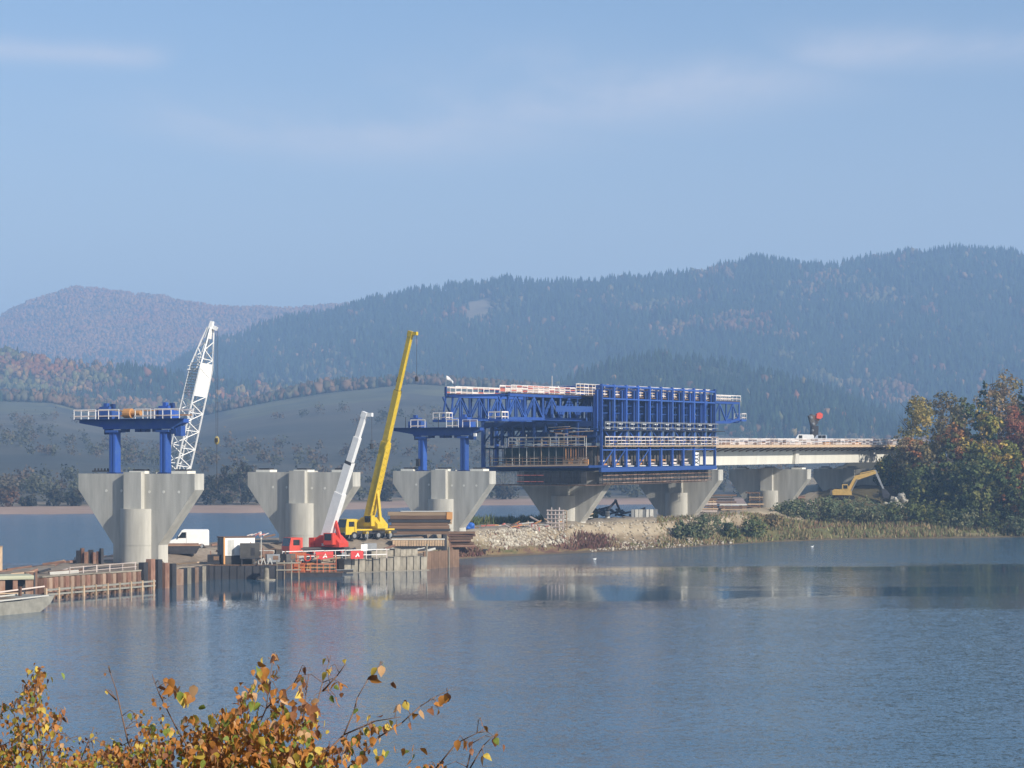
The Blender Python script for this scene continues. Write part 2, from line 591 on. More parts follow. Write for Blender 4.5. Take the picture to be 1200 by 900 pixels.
def ground_z(x, y):
    px = 600 + x * F / y
    dn, df, zt = interp(px, DN), interp(px, DF), interp(px, ZT)
    e = y - dn
    if px < 505:
        q = min(zt, 1.9)
        z = float(np.interp(e, [0, 0.5, 13, 20], [-0.8, q, q, zt])) if px > 190 else float(np.interp(e, [0, 0.5], [-0.8, zt]))
    else:
        w = float(np.interp(px, [505, 560, 640, 700, 870], [5, 8, 13, 16, 19])) / 19
        # shelf of mud and weeds, then the rubble bank up to the working level
        z = float(np.interp(e / w, [-2, 0, 7, 10.5, 13, 16, 22], [-0.6, -0.05, 0.75, 1.3, 2.3, zt * 0.84, zt]))
        if px > 870:
            z1 = float(np.interp(e, [-2, 0, 4, 14, 20, 34, 60, 200], [-0.6, -0.05, 0.5, 2.3, 3.0, zt, zt + 1.0, zt + 7]))
            k = min(1, (px - 870) / 70)
            z = z * (1 - k) + z1 * k
    b = df - y
    if b < 8:
        z = min(z, -0.8 + (zt + 0.8) * max(0, (b + 4) / 12))
    return z


def ground_tint(px, e, x, y, z):
    n = n2(x, y, 0.12, 3, 3.3)
    sand = (0.42, 0.36, 0.27)
    gravel = (0.33, 0.29, 0.24)
    mud = (0.15, 0.12, 0.085)
    weed = (0.19, 0.11, 0.08)
    grass = (0.16, 0.16, 0.07)
    dry = (0.27, 0.20, 0.105)
    brown = (0.24, 0.14, 0.09)
    if px < 505:
        return tuple(a + (b - a) * (0.5 + 0.6 * n) for a, b in zip(gravel, (0.25, 0.19, 0.14)))
    if px < 880:
        e = e / (float(np.interp(px, [505, 560, 640, 700, 870], [5, 8, 13, 16, 19])) / 19)
        if e < 3:
            c = mud
        elif e < 8.5:
            if n > 0.4:
                c = weed
            elif n > -0.15:
                c = dry
            else:
                c = grass
        else:
            c = ((0.40, 0.34, 0.25) if n < 0.15 else (0.30, 0.24, 0.165)) if e > 13 else ((0.27, 0.215, 0.145) if n < 0.0 else (0.20, 0.165, 0.10))
            if n > 0.6 and e < 14:
                c = weed
        if e > 20:
            c = gravel
        return c
    if e < 2.5:
        return (0.16, 0.13, 0.08)
    if e < 6:
        return (0.27, 0.23, 0.13) if n > -0.1 else (0.17, 0.16, 0.075)
    if e < 13:
        return grass if n > -0.05 else (0.19, 0.17, 0.075)
    if e < 22:
        return brown if n > -0.25 else (0.16, 0.14, 0.07)
    if px < 960:
        return sand
    return (0.10, 0.085, 0.045)


pxs = np.concatenate([np.arange(-200, 500, 6.0), np.arange(500, 1500.1, 4.0)])
es = np.array([-3, -1, 0, .3, .55, 1.2, 2.2, 3.2, 4.2, 5.2, 6.2, 7.2, 8.2, 9.2, 10.2, 11.2, 12.2, 13.2, 14.2, 15.5, 17, 18.5, 20, 22, 24, 27, 30, 34, 38])
GV, GT = [], []
for px in pxs:
    dn, df = interp(px, DN), interp(px, DF)
    span = df + 4 - dn
    if span > 46:
        rest = np.linspace(42, span, 15)
        ee = np.concatenate([es, rest])
    else:
        ee = np.linspace(0, 1, len(es) + 15) ** 1.3 * (span + 3) - 3
        ee = np.sort(np.concatenate([es[:5], ee[5:]])) if True else ee
    for e in ee:
        y = dn + e
        x = WX(px, y)
        z = ground_z(x, y)
        if e > 0.6:
            amp = 0.12 + 0.25 * min(1, max(0, (px - 500) / 60)) * min(1, e / 8)
            z += amp * n2(x, y, 0.35, 4, 1.7)
        GV.append((x, y, z))
        GT.append(ground_tint(px, e, x, y, z))
nc = len(es) + 15
FQ = [(i * nc + j, (i + 1) * nc + j, (i + 1) * nc + j + 1, i * nc + j + 1) for i in range(len(pxs) - 1) for j in range(nc - 1)]
g = link('ground', npmesh('ground', GV, FQ, 'works_ground', True, np.array(GT)))
tag(g, 'gravel spit and grassy headland that carry the bridge works', None, None, 'structure')

# bank on the near side, where the viewer stands
NV, NT = [], []
for i in range(41):
    for j in range(24):
        x = -60 + i * 3.0
        y = -30 + j * 4.0
        z = float(np.interp(y, [-30, 0, 4, 12, 45, 62], [15.0, 12.8, 12.3, 10.9, 1.5, -1.0])) + 0.3 * n2(x, y, 0.2, 4, 5)
        NV.append((x, y, z))
        NT.append((0.10, 0.10, 0.04))
FQ = [(i * 24 + j, (i + 1) * 24 + j, (i + 1) * 24 + j + 1, i * 24 + j + 1) for i in range(40) for j in range(23)]
tag(link('bank', npmesh('bank', NV, FQ, 'works_ground', True, np.array(NT))), 'grassy near bank that slopes down to the water', None, None, 'structure')

# ------------------------------------------------------------------ far hills
HILLS = {}


def hill(name, label, prof, Dr, Df, zf, tintf, back=700, amp=18.0, power=1.05, px0=-260, px1=1460, step=10, rows=46, seed=0.0, zmin=None, rough=1.0):
    pr = np.arange(px0, px1 + 1, step)

    def zat(px, s):
        Dfx = interp(px, Df) if isinstance(Df, list) else Df
        D = Dfx + (Dr - Dfx) * s
        py = interp(px, prof)
        zr = CAMZ + (H - py) * Dr / F
        z = zf + max(0.0, zr - zf) * s ** power
        x = WX(px, D)
        z += amp * n2(x, D, 0.004, 4, seed) * s * (1 - s) * 3
        z += amp * 0.25 * rough * n2(x, D, 0.022, 3, seed + 3) * s
        z -= amp * 0.55 * rough * abs(n2(x, D * .45, 0.0075, 2, seed + 6)) * s * (1.05 - s)
        return x, D, z

    V, T = [], []
    ss = np.linspace(0, 1, rows)
    for px in pr:
        for s in ss:
            x, D, z = zat(px, s)
            V.append((x, D, z)); T.append(tintf(px, s, x, D))
        for k in (0.12, 0.45, 1.0):
            x, D, z = zat(px, 1.0)
            V.append((x * (1 + k * back / Dr), D + k * back, z - (z - zf) * min(1, k * 0.9) * 0.9)); T.append(tintf(px, 1.0, x, D))
    nr = rows + 3
    FQ = [(i * nr + j, (i + 1) * nr + j, (i + 1) * nr + j + 1, i * nr + j + 1) for i in range(len(pr) - 1) for j in range(nr - 1)]
    o = link(name, npmesh(name, V, FQ, 'hill_ground', True, np.array(T)))
    tag(o, label, None, None, 'structure')
    HILLS[name] = zat
    return zat


# unit tree shapes for the woods, joined into one mesh per wood
def cone_tree():
    V, Fc = [], []
    for (r, z0, z1, ph) in ((0.20, 0.05, 0.62, 0.0), (0.145, 0.36, 1.0, 0.6)):
        b = len(V)
        for k in range(5):
            a = ph + 2 * math.pi * k / 5
            V.append((r * math.cos(a), r * math.sin(a), z0))
        V.append((0, 0, z1))
        Fc += [(b + k, b + (k + 1) % 5, b + 5) for k in range(5)]
    return np.array(V), np.array(Fc)


def round_tree():
    t = (1 + 5 ** .5) / 2
    V = np.array([(-1, t, 0), (1, t, 0), (-1, -t, 0), (1, -t, 0), (0, -1, t), (0, 1, t), (0, -1, -t), (0, 1, -t),
                  (t, 0, -1), (t, 0, 1), (-t, 0, -1), (-t, 0, 1)], float)
    V /= np.linalg.norm(V[0])
    V = V * (0.36, 0.36, 0.46) + (0, 0, 0.5)
    Fc = np.array([(0, 11, 5), (0, 5, 1), (0, 1, 7), (0, 7, 10), (0, 10, 11), (1, 5, 9), (5, 11, 4), (11, 10, 2), (10, 7, 6), (7, 1, 8),
                   (3, 9, 4), (3, 4, 2), (3, 2, 6), (3, 6, 8), (3, 8, 9), (4, 9, 5), (2, 4, 11), (6, 2, 10), (8, 6, 7), (9, 8, 1)])
    return V, Fc


CONE, ROUND = cone_tree(), round_tree()


def wood(name, label, P, Hh, kind, tint):
    P, Hh, kind, tint = np.array(P), np.array(Hh), np.array(kind), np.array(tint)
    Vs, Fs, Ts = [], [], []
    base = 0
    for k, (TV, TF) in enumerate((CONE, ROUND)):
        idx = np.where(kind == k)[0]
        if len(idx) == 0:
            continue
        n = len(idx)
        a = rng.uniform(0, 6.28, n)
        ca, sa = np.cos(a)[:, None], np.sin(a)[:, None]
        w = rng.uniform(0.85, 1.25, n)[:, None]
        X = (TV[None, :, 0] * ca - TV[None, :, 1] * sa) * w
        Y = (TV[None, :, 0] * sa + TV[None, :, 1] * ca) * w
        Z = np.repeat(TV[None, :, 2], n, 0)
        V = np.stack([X, Y, Z], 2)
        if k == 1:
            V *= rng.uniform(0.62, 1.35, V.shape[:2])[:, :, None]
        V = V * Hh[idx][:, None, None] + P[idx][:, None, :]
        V[:, :, 2] -= 0.5
        m = TV.shape[0]
        Fb = TF[None] + (np.arange(n) * m)[:, None, None] + base
        base += n * m
        Vs.append(V.reshape(-1, 3)); Fs.append(Fb.reshape(-1, 3))
        Ts.append(np.repeat(tint[idx], m, 0))
    o = link(name, npmesh(name, np.concatenate(Vs), np.concatenate(Fs), 'forest', False, np.concatenate(Ts), 3))
    tag(o, label, 'forest', None, 'stuff')
    return o


CONIF = [(0.020, 0.038, 0.026), (0.028, 0.048, 0.028), (0.018, 0.034, 0.030)]
AUT = [(0.20, 0.085, 0.04), (0.24, 0.14, 0.055), (0.13, 0.075, 0.045), (0.17, 0.13, 0.05), (0.11, 0.11, 0.045)]


def scatter(zat, n, px0, px1, decid, hc, hd, keep=None, s0=0.0, s1=1.0, pal=AUT, seed=0.0, sp=1.0):
    P, Hh, K, T = [], [], [], []
    for _ in range(n):
        px = random.uniform(px0, px1)
        s = s0 + (s1 - s0) * random.random() ** sp
        if random.random() < 0.04:
            s = s1
        x, D, z = zat(px, s)
        if keep and not keep(px, s, x, D):
            continue
        d = decid(px, s, x, D)
        k = 1 if random.random() < d else 0
        P.append((x, D, z)); K.append(k)
        Hh.append(random.uniform(*(hd if k else hc)) * (1 + .38 * n2(x, D, .011, 2, seed + 4)))
        if k:
            q = n2(x, D, 0.009, 2, seed + 9)
            c = pal[int(min(len(pal) - 1, max(0, (q * 0.9 + 0.5 + random.uniform(-.25, .25)) * len(pal))))]
        else:
            c = random.choice(CONIF)
        f = random.uniform(0.75, 1.3)
        T.append((c[0] * f, c[1] * f, c[2] * f))
    return P, Hh, K, T


A_PROF = [(-300, 430), (-100, 398), (0, 373), (40, 354), (75, 341), (92, 338.5), (130, 343), (165, 347), (210, 355), (250, 361), (330, 365),
          (420, 359), (520, 362), (700, 390), (1500, 470)]
B_PROF = [(-300, 620), (60, 500), (140, 455), (200, 432), (250, 406), (300, 392), (350, 379), (420, 360), (480, 349), (540, 340), (590, 333), (640, 337),
          (680, 341), (720, 331), (780, 327), (850, 317), (895, 308), (930, 311), (985, 315), (1030, 308), (1080, 301), (1130, 298), (1200, 303), (1460, 330)]
C_PROF = [(-300, 395), (-60, 402), (0, 416), (60, 428), (120, 431), (200, 443), (280, 455), (340, 458), (420, 461), (560, 480), (760, 520), (1500, 560)]
D_PROF = [(-300, 600), (580, 520), (640, 465), (680, 445), (720, 431), (750, 424), (780, 421), (830, 424), (900, 440), (950, 455), (1000, 474), (1060, 498), (1200, 530), (1500, 560)]
E_PROF = [(-300, 455), (0, 468), (60, 470), (100, 480), (180, 492), (230, 488), (270, 478), (330, 466), (380, 458), (420, 454), (480, 447), (560, 451),
          (620, 458), (700, 474), (800, 500), (1000, 520), (1500, 535)]

brown = lambda px, s, x, D: (0.12, 0.085, 0.05)
dark = lambda px, s, x, D: (0.04, 0.05, 0.03)
darkB = lambda px, s, x, D: (0.22, 0.18, 0.12) if ((px - 562) / 17.0) ** 2 + ((s - 0.84) / 0.055) ** 2 < 1 + 1.2 * n2(x, D, 0.02, 2, 4) else (0.04, 0.05, 0.03)
zA = hill('mountain', 'distant rounded mountain covered in brown autumn wood', A_PROF, 5000, 3900, 90, brown, amp=16, seed=1.0, px1=1000)
zB = hill('ridge', 'long wooded ridge that closes the view behind the bridge', B_PROF, 3500, 2300, 22, darkB, amp=30, seed=2.0, rows=60)
zC = hill('foothill', 'lower wooded foothill below the brown mountain', C_PROF, 2450, 1950, 14, dark, amp=8, seed=3.0, px1=900)
zD = hill('spur', 'dark wooded spur that runs down behind the bridge deck', D_PROF, 2150, 1600, 8, dark, amp=5, seed=4.0, px0=560)


def meadow(px, s, x, D):
    q = 14 * n2(x, D, 0.006, 3, 8.0)
    if -300 < px < 66 + q and 0.74 + q * 0.002 < s < 0.985:
        return True
    if 72 + q < px < 150 and 0.90 < s < 0.97:
        return True
    return 268 + q < px < 640 and 0.70 + 0.0016 * q + (0.10 if px > 470 else 0) < s < 0.965


def tintE(px, s, x, D):
    if meadow(px, s, x, D):
        return (0.125 + .04 * n2(x, D, .02, 3, 2), 0.125 + .03 * n2(x, D, .02, 3, 2), 0.08)
    q = n2(x, D, 0.005, 4, 21)
    return (0.088 + .04 * q, 0.088 + .028 * q, 0.074 + .014 * q) if s > 0.01 else (0.33, 0.25, 0.18)


zE = hill('lower_slope', 'low lakeside slope with pale meadows and woods', E_PROF, 1850, [(-300, 700), (0, 720), (300, 747), (560, 872), (1500, 970)], 1.5, tintE, amp=3, seed=5.0, rows=70, rough=0.6, power=1.0)

# pale shore of the far bank
SV, ST = [], []
for i in range(90):
    px = -300 + i * 20
    d0 = float(np.interp(px, [-300, 0, 300, 560, 1500], [625, 645, 672, 800, 900])) + 8 * n2(px, 0, 0.02, 3, 2)
    for k, (e, z) in enumerate(((-4, -0.5), (0, -0.03), (14, 0.7), (40, 1.4), (75, 1.9), (140, 1.4))):
        D = d0 + e
        SV.append((WX(px, D), D, z)); ST.append((0.36, 0.25, 0.185) if k < 4 else (0.12, 0.11, 0.06))
FQ = [(i * 6 + j, (i + 1) * 6 + j, (i + 1) * 6 + j + 1, i * 6 + j + 1) for i in range(89) for j in range(5)]
tag(link('far_shore', npmesh('far_shore', SV, FQ, 'hill_ground', True, np.array(ST))), 'pale muddy beach of the far bank', None, None, 'structure')


def decB(px, s, x, D):
    q = n2(x, D, 0.007, 3, 2.2)
    e = 0.0 if px < 760 else 0.16
    return max(0.04, min(0.7, (q - 0.34 + e) * 1.9))


def clear_B(px, s, x, D):
    # the pale felled patch on the ridge
    return not (((px - 562) / 17.0) ** 2 + ((s - 0.84) / 0.055) ** 2 < 1 + 1.2 * n2(x, D, 0.02, 2, 4))


a = scatter(zB, 36000, 90, 1300, decB, (10, 21), (9, 14), clear_B, 0.12, seed=2.0,
            pal=[(0.14, 0.075, 0.045), (0.17, 0.105, 0.055), (0.11, 0.075, 0.045), (0.13, 0.105, 0.05), (0.09, 0.09, 0.045)])
wood('conifer_forest', 'hazy conifer forest with rust patches over the long ridge', *a)
a = scatter(zA, 26000, -60, 640, lambda px, s, x, D: 0.97 if s > 0.45 + 0.25 * n2(x, D, 0.0055, 2, 1) else 0.35, (9, 15), (7, 11), None, 0.1, seed=1.0,
            pal=[(0.24, 0.105, 0.045), (0.21, 0.11, 0.05), (0.26, 0.135, 0.055), (0.17, 0.095, 0.05)])
wood('beech_forest', 'brown leafless and rust coloured wood over the distant mountain', *a)
a = scatter(zC, 7000, -60, 620, lambda px, s, x, D: min(0.9, max(0.08, (n2(x, D, 0.01, 3, 6) + 0.12 + (0.25 if px < 130 else 0)) * 2.2)), (9, 16), (7, 12), None, 0.1, seed=3.0)
wood('mixed_forest', 'mixed dark and orange wood on the foothill', *a)
a = scatter(zD, 5200, 600, 1160, lambda px, s, x, D: 0.02, (8, 15), (7, 11), None, 0.05, seed=4.0)
wood('spruce_forest', 'dark spruce wood on the spur behind the deck', *a)
a = scatter(zE, 3000, -60, 1200, lambda px, s, x, D: 0.75, (7, 12), (6, 10), None, 0.945, seed=5.0,
            pal=[(0.105, 0.088, 0.06), (0.13, 0.082, 0.05), (0.09, 0.085, 0.056), (0.15, 0.095, 0.055)])
wood('lakeside_forest', 'mixed hedge wood along the crest of the lakeside slope', *a)
# ------------------------------------------------------------------ bridge piers
# name, x, y, heading (deg), top z, ground z, label
PIERS = [(-47.7, 269.6, 25.5, 13.66, 1.6), (-30.3, 305.0, 27.0, 13.78, 2.8), (-11.0, 339.3, 28.5, 13.88, 3.4), (9.6, 374.0, 30.0, 13.95, 4.0),
         (32.5, 409.0, 31.0, 14.05, 4.2), (54.5, 444.0, 31.5, 14.1, 5.2), (77.5, 479.0, 32.0, 14.15, 6.8)]
PIER_LABEL = [
    'flared concrete pier nearest the left edge, rising behind rusty sheet piles',
    'bare flared concrete pier behind the red truck crane',
    'flared concrete pier with blue legs on top, behind the brown formwork stacks',
    'flared concrete pier under the front end of the blue gantry, half shaded',
    'flared concrete pier under the rear end of the blue gantry',
    'flared concrete pier under the finished deck, left of the yellow excavator',
    'shaded concrete pier behind the yellow excavator']


def pier_mesh():
    T = 1.05
    hw, bw = 9.0, 3.5
    poly = [(-hw, 0), (-hw, -2.05), (-bw, -9.1), (-bw, -14), (bw, -14), (bw, -9.1), (hw, -2.05), (hw, 0)]
    head = MB().prism(poly, -T, T).mesh('pier_head', 'concrete')
    col = MB()
    col.tube((0, 0, -14), (0, 0, -9.2), 2.62, 40)
    col.tube((0, 0, -9.15), (0, 0, -4.5), 2.62, 40)
    col.tube((0, 0, -9.2), (0, 0, -9.15), 2.57, 40)
    colm = col.mesh('column', 'concrete', True)
    colm.set_sharp_from_angle(angle=math.radians(35))
    pil = MB().box((0, 0, -2.2), (2.7, 0.78, 4.8)).mesh('pilaster', 'concrete')
    hole = MB().tube((0, 0.0, 0), (0, 0.03, 0), 0.19, 10).mesh('tie_hole', 'white_concrete')
    plinth = MB().box((0, 0, 0.13), (2.4, 1.9, 0.42)).mesh('plinth', 'white_concrete')
    bear = MB().box((0, 0, 0.46), (1.7, 1.3, 0.22)).mesh('bearing', 'dark_steel')
    jt = MB().box((0, 0, 0), (0.05, 0.02, 6.0)).mesh('form_joint', 'pale_concrete')
    return head, col and colm, pil, hole, plinth, bear


PH, PC, PP, PT, PL, PB = pier_mesh()
for i, (x, y, a, zt, gz) in enumerate(PIERS):
    p = thing('bridge_pier', PIER_LABEL[i], 'bridge pier', (x, y, zt), -math.radians(a), 'flared bridge piers in a row')
    inst('pier_head', PH, p)
    inst('column', PC, p)
    inst('pilaster', PP, p, (0, -1.05 - 0.39 + 0.02, 0))
    inst('pilaster', PP, p, (0, 1.05 + 0.39 - 0.02, 0))
    if i < 4:
        for hx in (-4.6, -2.2, 2.1, 4.3, 6.6):
            inst('tie_hole', PT, p, (hx, -1.075, -2.2 - 0.12 * (hx > 0)))
    for bx in ((-6.4, 0.1, 6.6) if i != 0 else (0.1, 6.6)):
        inst('plinth', PL, p, (bx, 0, 0))
        inst('bearing', PB, p, (bx, 0, 0))
    if i == 0:
        m = MB().box((-5.9, 0, 0.32), (2.6, 1.2, 0.16))
        for k in range(5):
            m.box((-6.9 + k * 0.5, -0.3, 0.5), (0.14, 0.2, 0.36))
        m.build('bearing', 'dark_steel', p)


def pier_frame(i):
    x, y, a, zt, gz = PIERS[i]
    return Vector((x, y, zt)), -math.radians(a)


# ------------------------------------------------------------------ railings
def railing(parent, p, q, hgt=1.1, step=2.0, rows=(0.55, 1.05), post='white_paint', board='rail_board', mixb=None, bw=0.16, name='railing', toe=False):
    """posts as one mesh, every board between two posts its own piece"""
    p, q = Vector(p), Vector(q)
    L = (q - p).length
    n = max(1, int(round(L / step)))
    r = MB().bar(p + Vector((0, 0, hgt)), q + Vector((0, 0, hgt)), 0.07).build(name, post, parent)
    for k in range(n + 1):
        c = p.lerp(q, k / n)
        beam('post', c, c + Vector((0, 0, hgt - 0.04)), 0.08, 0.08, post, r)
    for k in range(n):
        a, b = p.lerp(q, k / n), p.lerp(q, (k + 1) / n)
        for h in rows:
            mt = board
            if mixb and random.random() < mixb[1]:
                mt = mixb[0]
            j = random.uniform(-.03, .03)
            beam('plank', a + Vector((0, 0, h + j)), b + Vector((0, 0, h - j)), 0.05, bw, mt, r)
    return r


# ------------------------------------------------------------------ blue support portals on the first and third pier
def portal(i, label, extra):
    o, rz = pier_frame(i)
    t = thing('support_portal', label, 'steel portal', o, rz, 'blue support portals on the piers')
    for sx in (-4.0, 3.85):
        lg = MB().box((sx, 0.0, 2.75), (0.95, 1.15, 5.5)).build('leg', 'blue_steel', t)
        beam('flange', (sx - 0.3, -0.6, 0.0), (sx - 0.3, -0.6, 5.4), 0.28, 0.12, 'blue_steel', lg)
        beam('flange', (sx + 0.3, -0.6, 0.0), (sx + 0.3, -0.6, 5.4), 0.28, 0.12, 'blue_steel', lg)
        block('foot_plate', (sx, 0, 0.08), (1.5, 1.5, 0.16), 'dark_blue_steel', lg)
        block('head_plate', (sx, 0, 5.45), (1.9, 1.6, 0.3), 'blue_steel', lg)
    cb = MB().box((0.0, 0, 6.35), (10.9, 1.3, 1.25))
    cb.prism([(-5.45, 6.97), (-5.45, 5.95), (-9.2, 6.55), (-9.2, 6.97)], -0.6, 0.6)
    cb.prism([(5.45, 6.97), (5.45, 5.85), (7.0, 6.5), (7.0, 6.97)], -0.6, 0.6)
    cb = cb.build('crossbeam', 'blue_steel', t)
    for bx in (-4.9, -2.3, -0.1, 0.9, 2.6, 5.4):
        block('bracket', (bx, -0.1, 5.6 - 0.15 * (abs(bx) > 4)), (0.8, 0.9, 0.5 + 0.3 * (abs(bx) > 4)), 'dark_blue_steel', cb)
    for sx in (-4.9, 4.3):
        sd = MB().box((sx, -0.2, 7.5), (2.4, 1.8, 1.1))
        sd.box((sx - 0.35, 0, 8.3), (1.5, 1.3, 0.7))
        sd.box((sx - 0.45, 0, 8.85), (0.5, 0.6, 0.5))
        sd = sd.build('saddle', 'blue_steel', t)
        if extra:
            block('jack', (sx + 0.5, 0.1, 8.7), (0.5, 0.5, 0.6), 'dark_blue_steel', sd)
            block('stop_plate', (sx - 0.9, -0.9, 7.75), (0.3, 0.4, 1.3), 'dark_blue_steel', sd)
    pf = MB().box((-1.05, -1.1, 7.0), (16.5, 1.0, 0.08)).build('platform', 'dark_blue_steel', t)
    if extra:
        railing(t, (-9.3, -1.6, 7.0), (-5.9, -1.6, 7.0), 1.25, 1.1, (0.4, 1.15))
        railing(t, (-5.4, -1.65, 7.0), (-2.2, -1.65, 7.0), 1.25, 1.5, (0.4, 1.15))
        railing(t, (0.3, -1.6, 7.0), (2.7, -1.6, 7.0), 1.25, 1.2, (0.35, 1.15))
        railing(t, (3.3, -1.65, 7.0), (7.1, -1.65, 7.0), 1.25, 1.3, (0.4, 1.15))
        railing(t, (-9.3, 1.5, 7.0), (7.0, 1.5, 7.0), 1.25, 2.2, (0.5, 1.15), mixb=('orange_timber', 0.4))
        rl = MB()
        rl.tube((-2.1, -0.5, 7.75), (-1.0, -0.5, 7.75), 0.62, 14)
        rl.tube((-1.0, -0.5, 7.75), (0.4, -0.5, 7.75), 0.35, 12)
        rl.build('cable_drum', 'orange_timber', t)
        block('beam_end', (5.9, 0.2, 5.45), (1.0, 1.0, 1.3), 'blue_steel', t)
    else:
        railing(t, (-5.3, -1.6, 7.0), (-2.6, -1.6, 7.0), 1.35, 1.4, (0.3, 1.25))
        railing(t, (1.4, -1.6, 7.0), (3.6, -1.6, 7.0), 1.35, 1.2, (0.3, 1.25))
        railing(t, (4.4, -1.6, 7.0), (7.1, -1.6, 7.0), 1.2, 1.7, (1.0,), board='pale_rust')
        m = MB()
        for px_ in (-9.1, -6.7, -0.5, 2.6):
            m.bar((px_, -0.9, 7.0), (px_, -0.9, 8.7), 0.07)
        m.build('post', 'dark_steel', t)
        block('winch', (-4.4, -0.75, 1.4), (0.55, 0.5, 1.2), 'dark_steel', t)
        block('floodlight', (6.3, -0.9, 5.8), (0.45, 0.3, 0.5), 'white_paint', t)
    return t


portal(0, 'blue steel portal with railed walkway on the pier nearest the left edge', True)
portal(2, 'blue steel portal on the third pier from left, beside the big blue gantry', False)

# ------------------------------------------------------------------ finished bridge deck and travelling blue gantry share one frame
BO = Vector((9.6, 374.0, 14.0))
BA = -math.radians(32.0)
GR = 0.010   # rise along the bridge


def BL(x, y, z):
    return Vector((x, y, z - 14.0 + GR * y))


def Bworld(x, y, z):
    v = BL(x, y, z)
    return BO + Matrix.Rotation(BA, 3, 'Z') @ v


# deck
dk = thing('bridge_deck', 'finished concrete bridge deck with boarded edges running right into the trees', 'bridge deck', BO, BA)
Y0, Y1 = 38.0, 150.0


def along(poly, ya, yb):
    m = MB()
    n = len(poly)
    vs = [BL(x, ya, z) for x, z in poly] + [BL(x, yb, z) for x, z in poly]
    fs = [tuple(reversed(range(n))), tuple(range(n, 2 * n))] + [(k, (k + 1) % n, n + (k + 1) % n, n + k) for k in range(n)]
    return m.add(vs, fs)


along([(-9.6, 17.95), (-9.6, 18.35), (9.6, 18.35), (9.6, 17.95), (7.0, 17.3), (-7.0, 17.3)], Y0, Y1).build('deck_slab', 'concrete', dk)
along([(-5.6, 14.42), (-6.9, 17.298), (6.9, 17.298), (6.6, 14.42)], Y0 + 0.6, Y1).build('box_girder', 'white_concrete', dk)
for yy in (83.0, 125.0):
    along([(6.5, 14.4), (6.8, 17.29), (7.5, 17.35), (7.3, 14.4)], yy - 0.9, yy + 0.9).build('diaphragm', 'pale_concrete', dk)
along([(9.602, 17.85), (9.602, 18.4), (9.85, 18.4), (9.85, 17.85)], Y0 + 0.2, Y1).build('edge_board', 'timber', dk)
for k in range(34):
    yy = Y0 + 1.5 + k * 3.2
    beam('bracket', BL(9.5, yy, 17.80), BL(7.15, yy, 17.1), 0.14, 0.22, 'dark_timber', dk)
for sx in (9.7, -9.7):
    y = Y0 + 0.5
    while y < Y1 - 4:
        r = railing(dk, BL(sx, y, 18.4), BL(sx, y + 8, 18.4), 1.25, 2.0, (0.2, 0.55, 0.92, 1.2) if sx > 0 else (0.6, 1.15), mixb=('pale_rust', 0.45), bw=0.19)
        y += 8
for k in range(14):
    yy = Y0 + 3 + k * 5.5 + random.uniform(-1, 1)
    block('timber_stack', BL(8.6, yy, 18.35 + 0.3) , (0.9, random.uniform(2, 4), 0.55), random.choice(['orange_timber', 'pale_rust', 'rail_board']), dk)

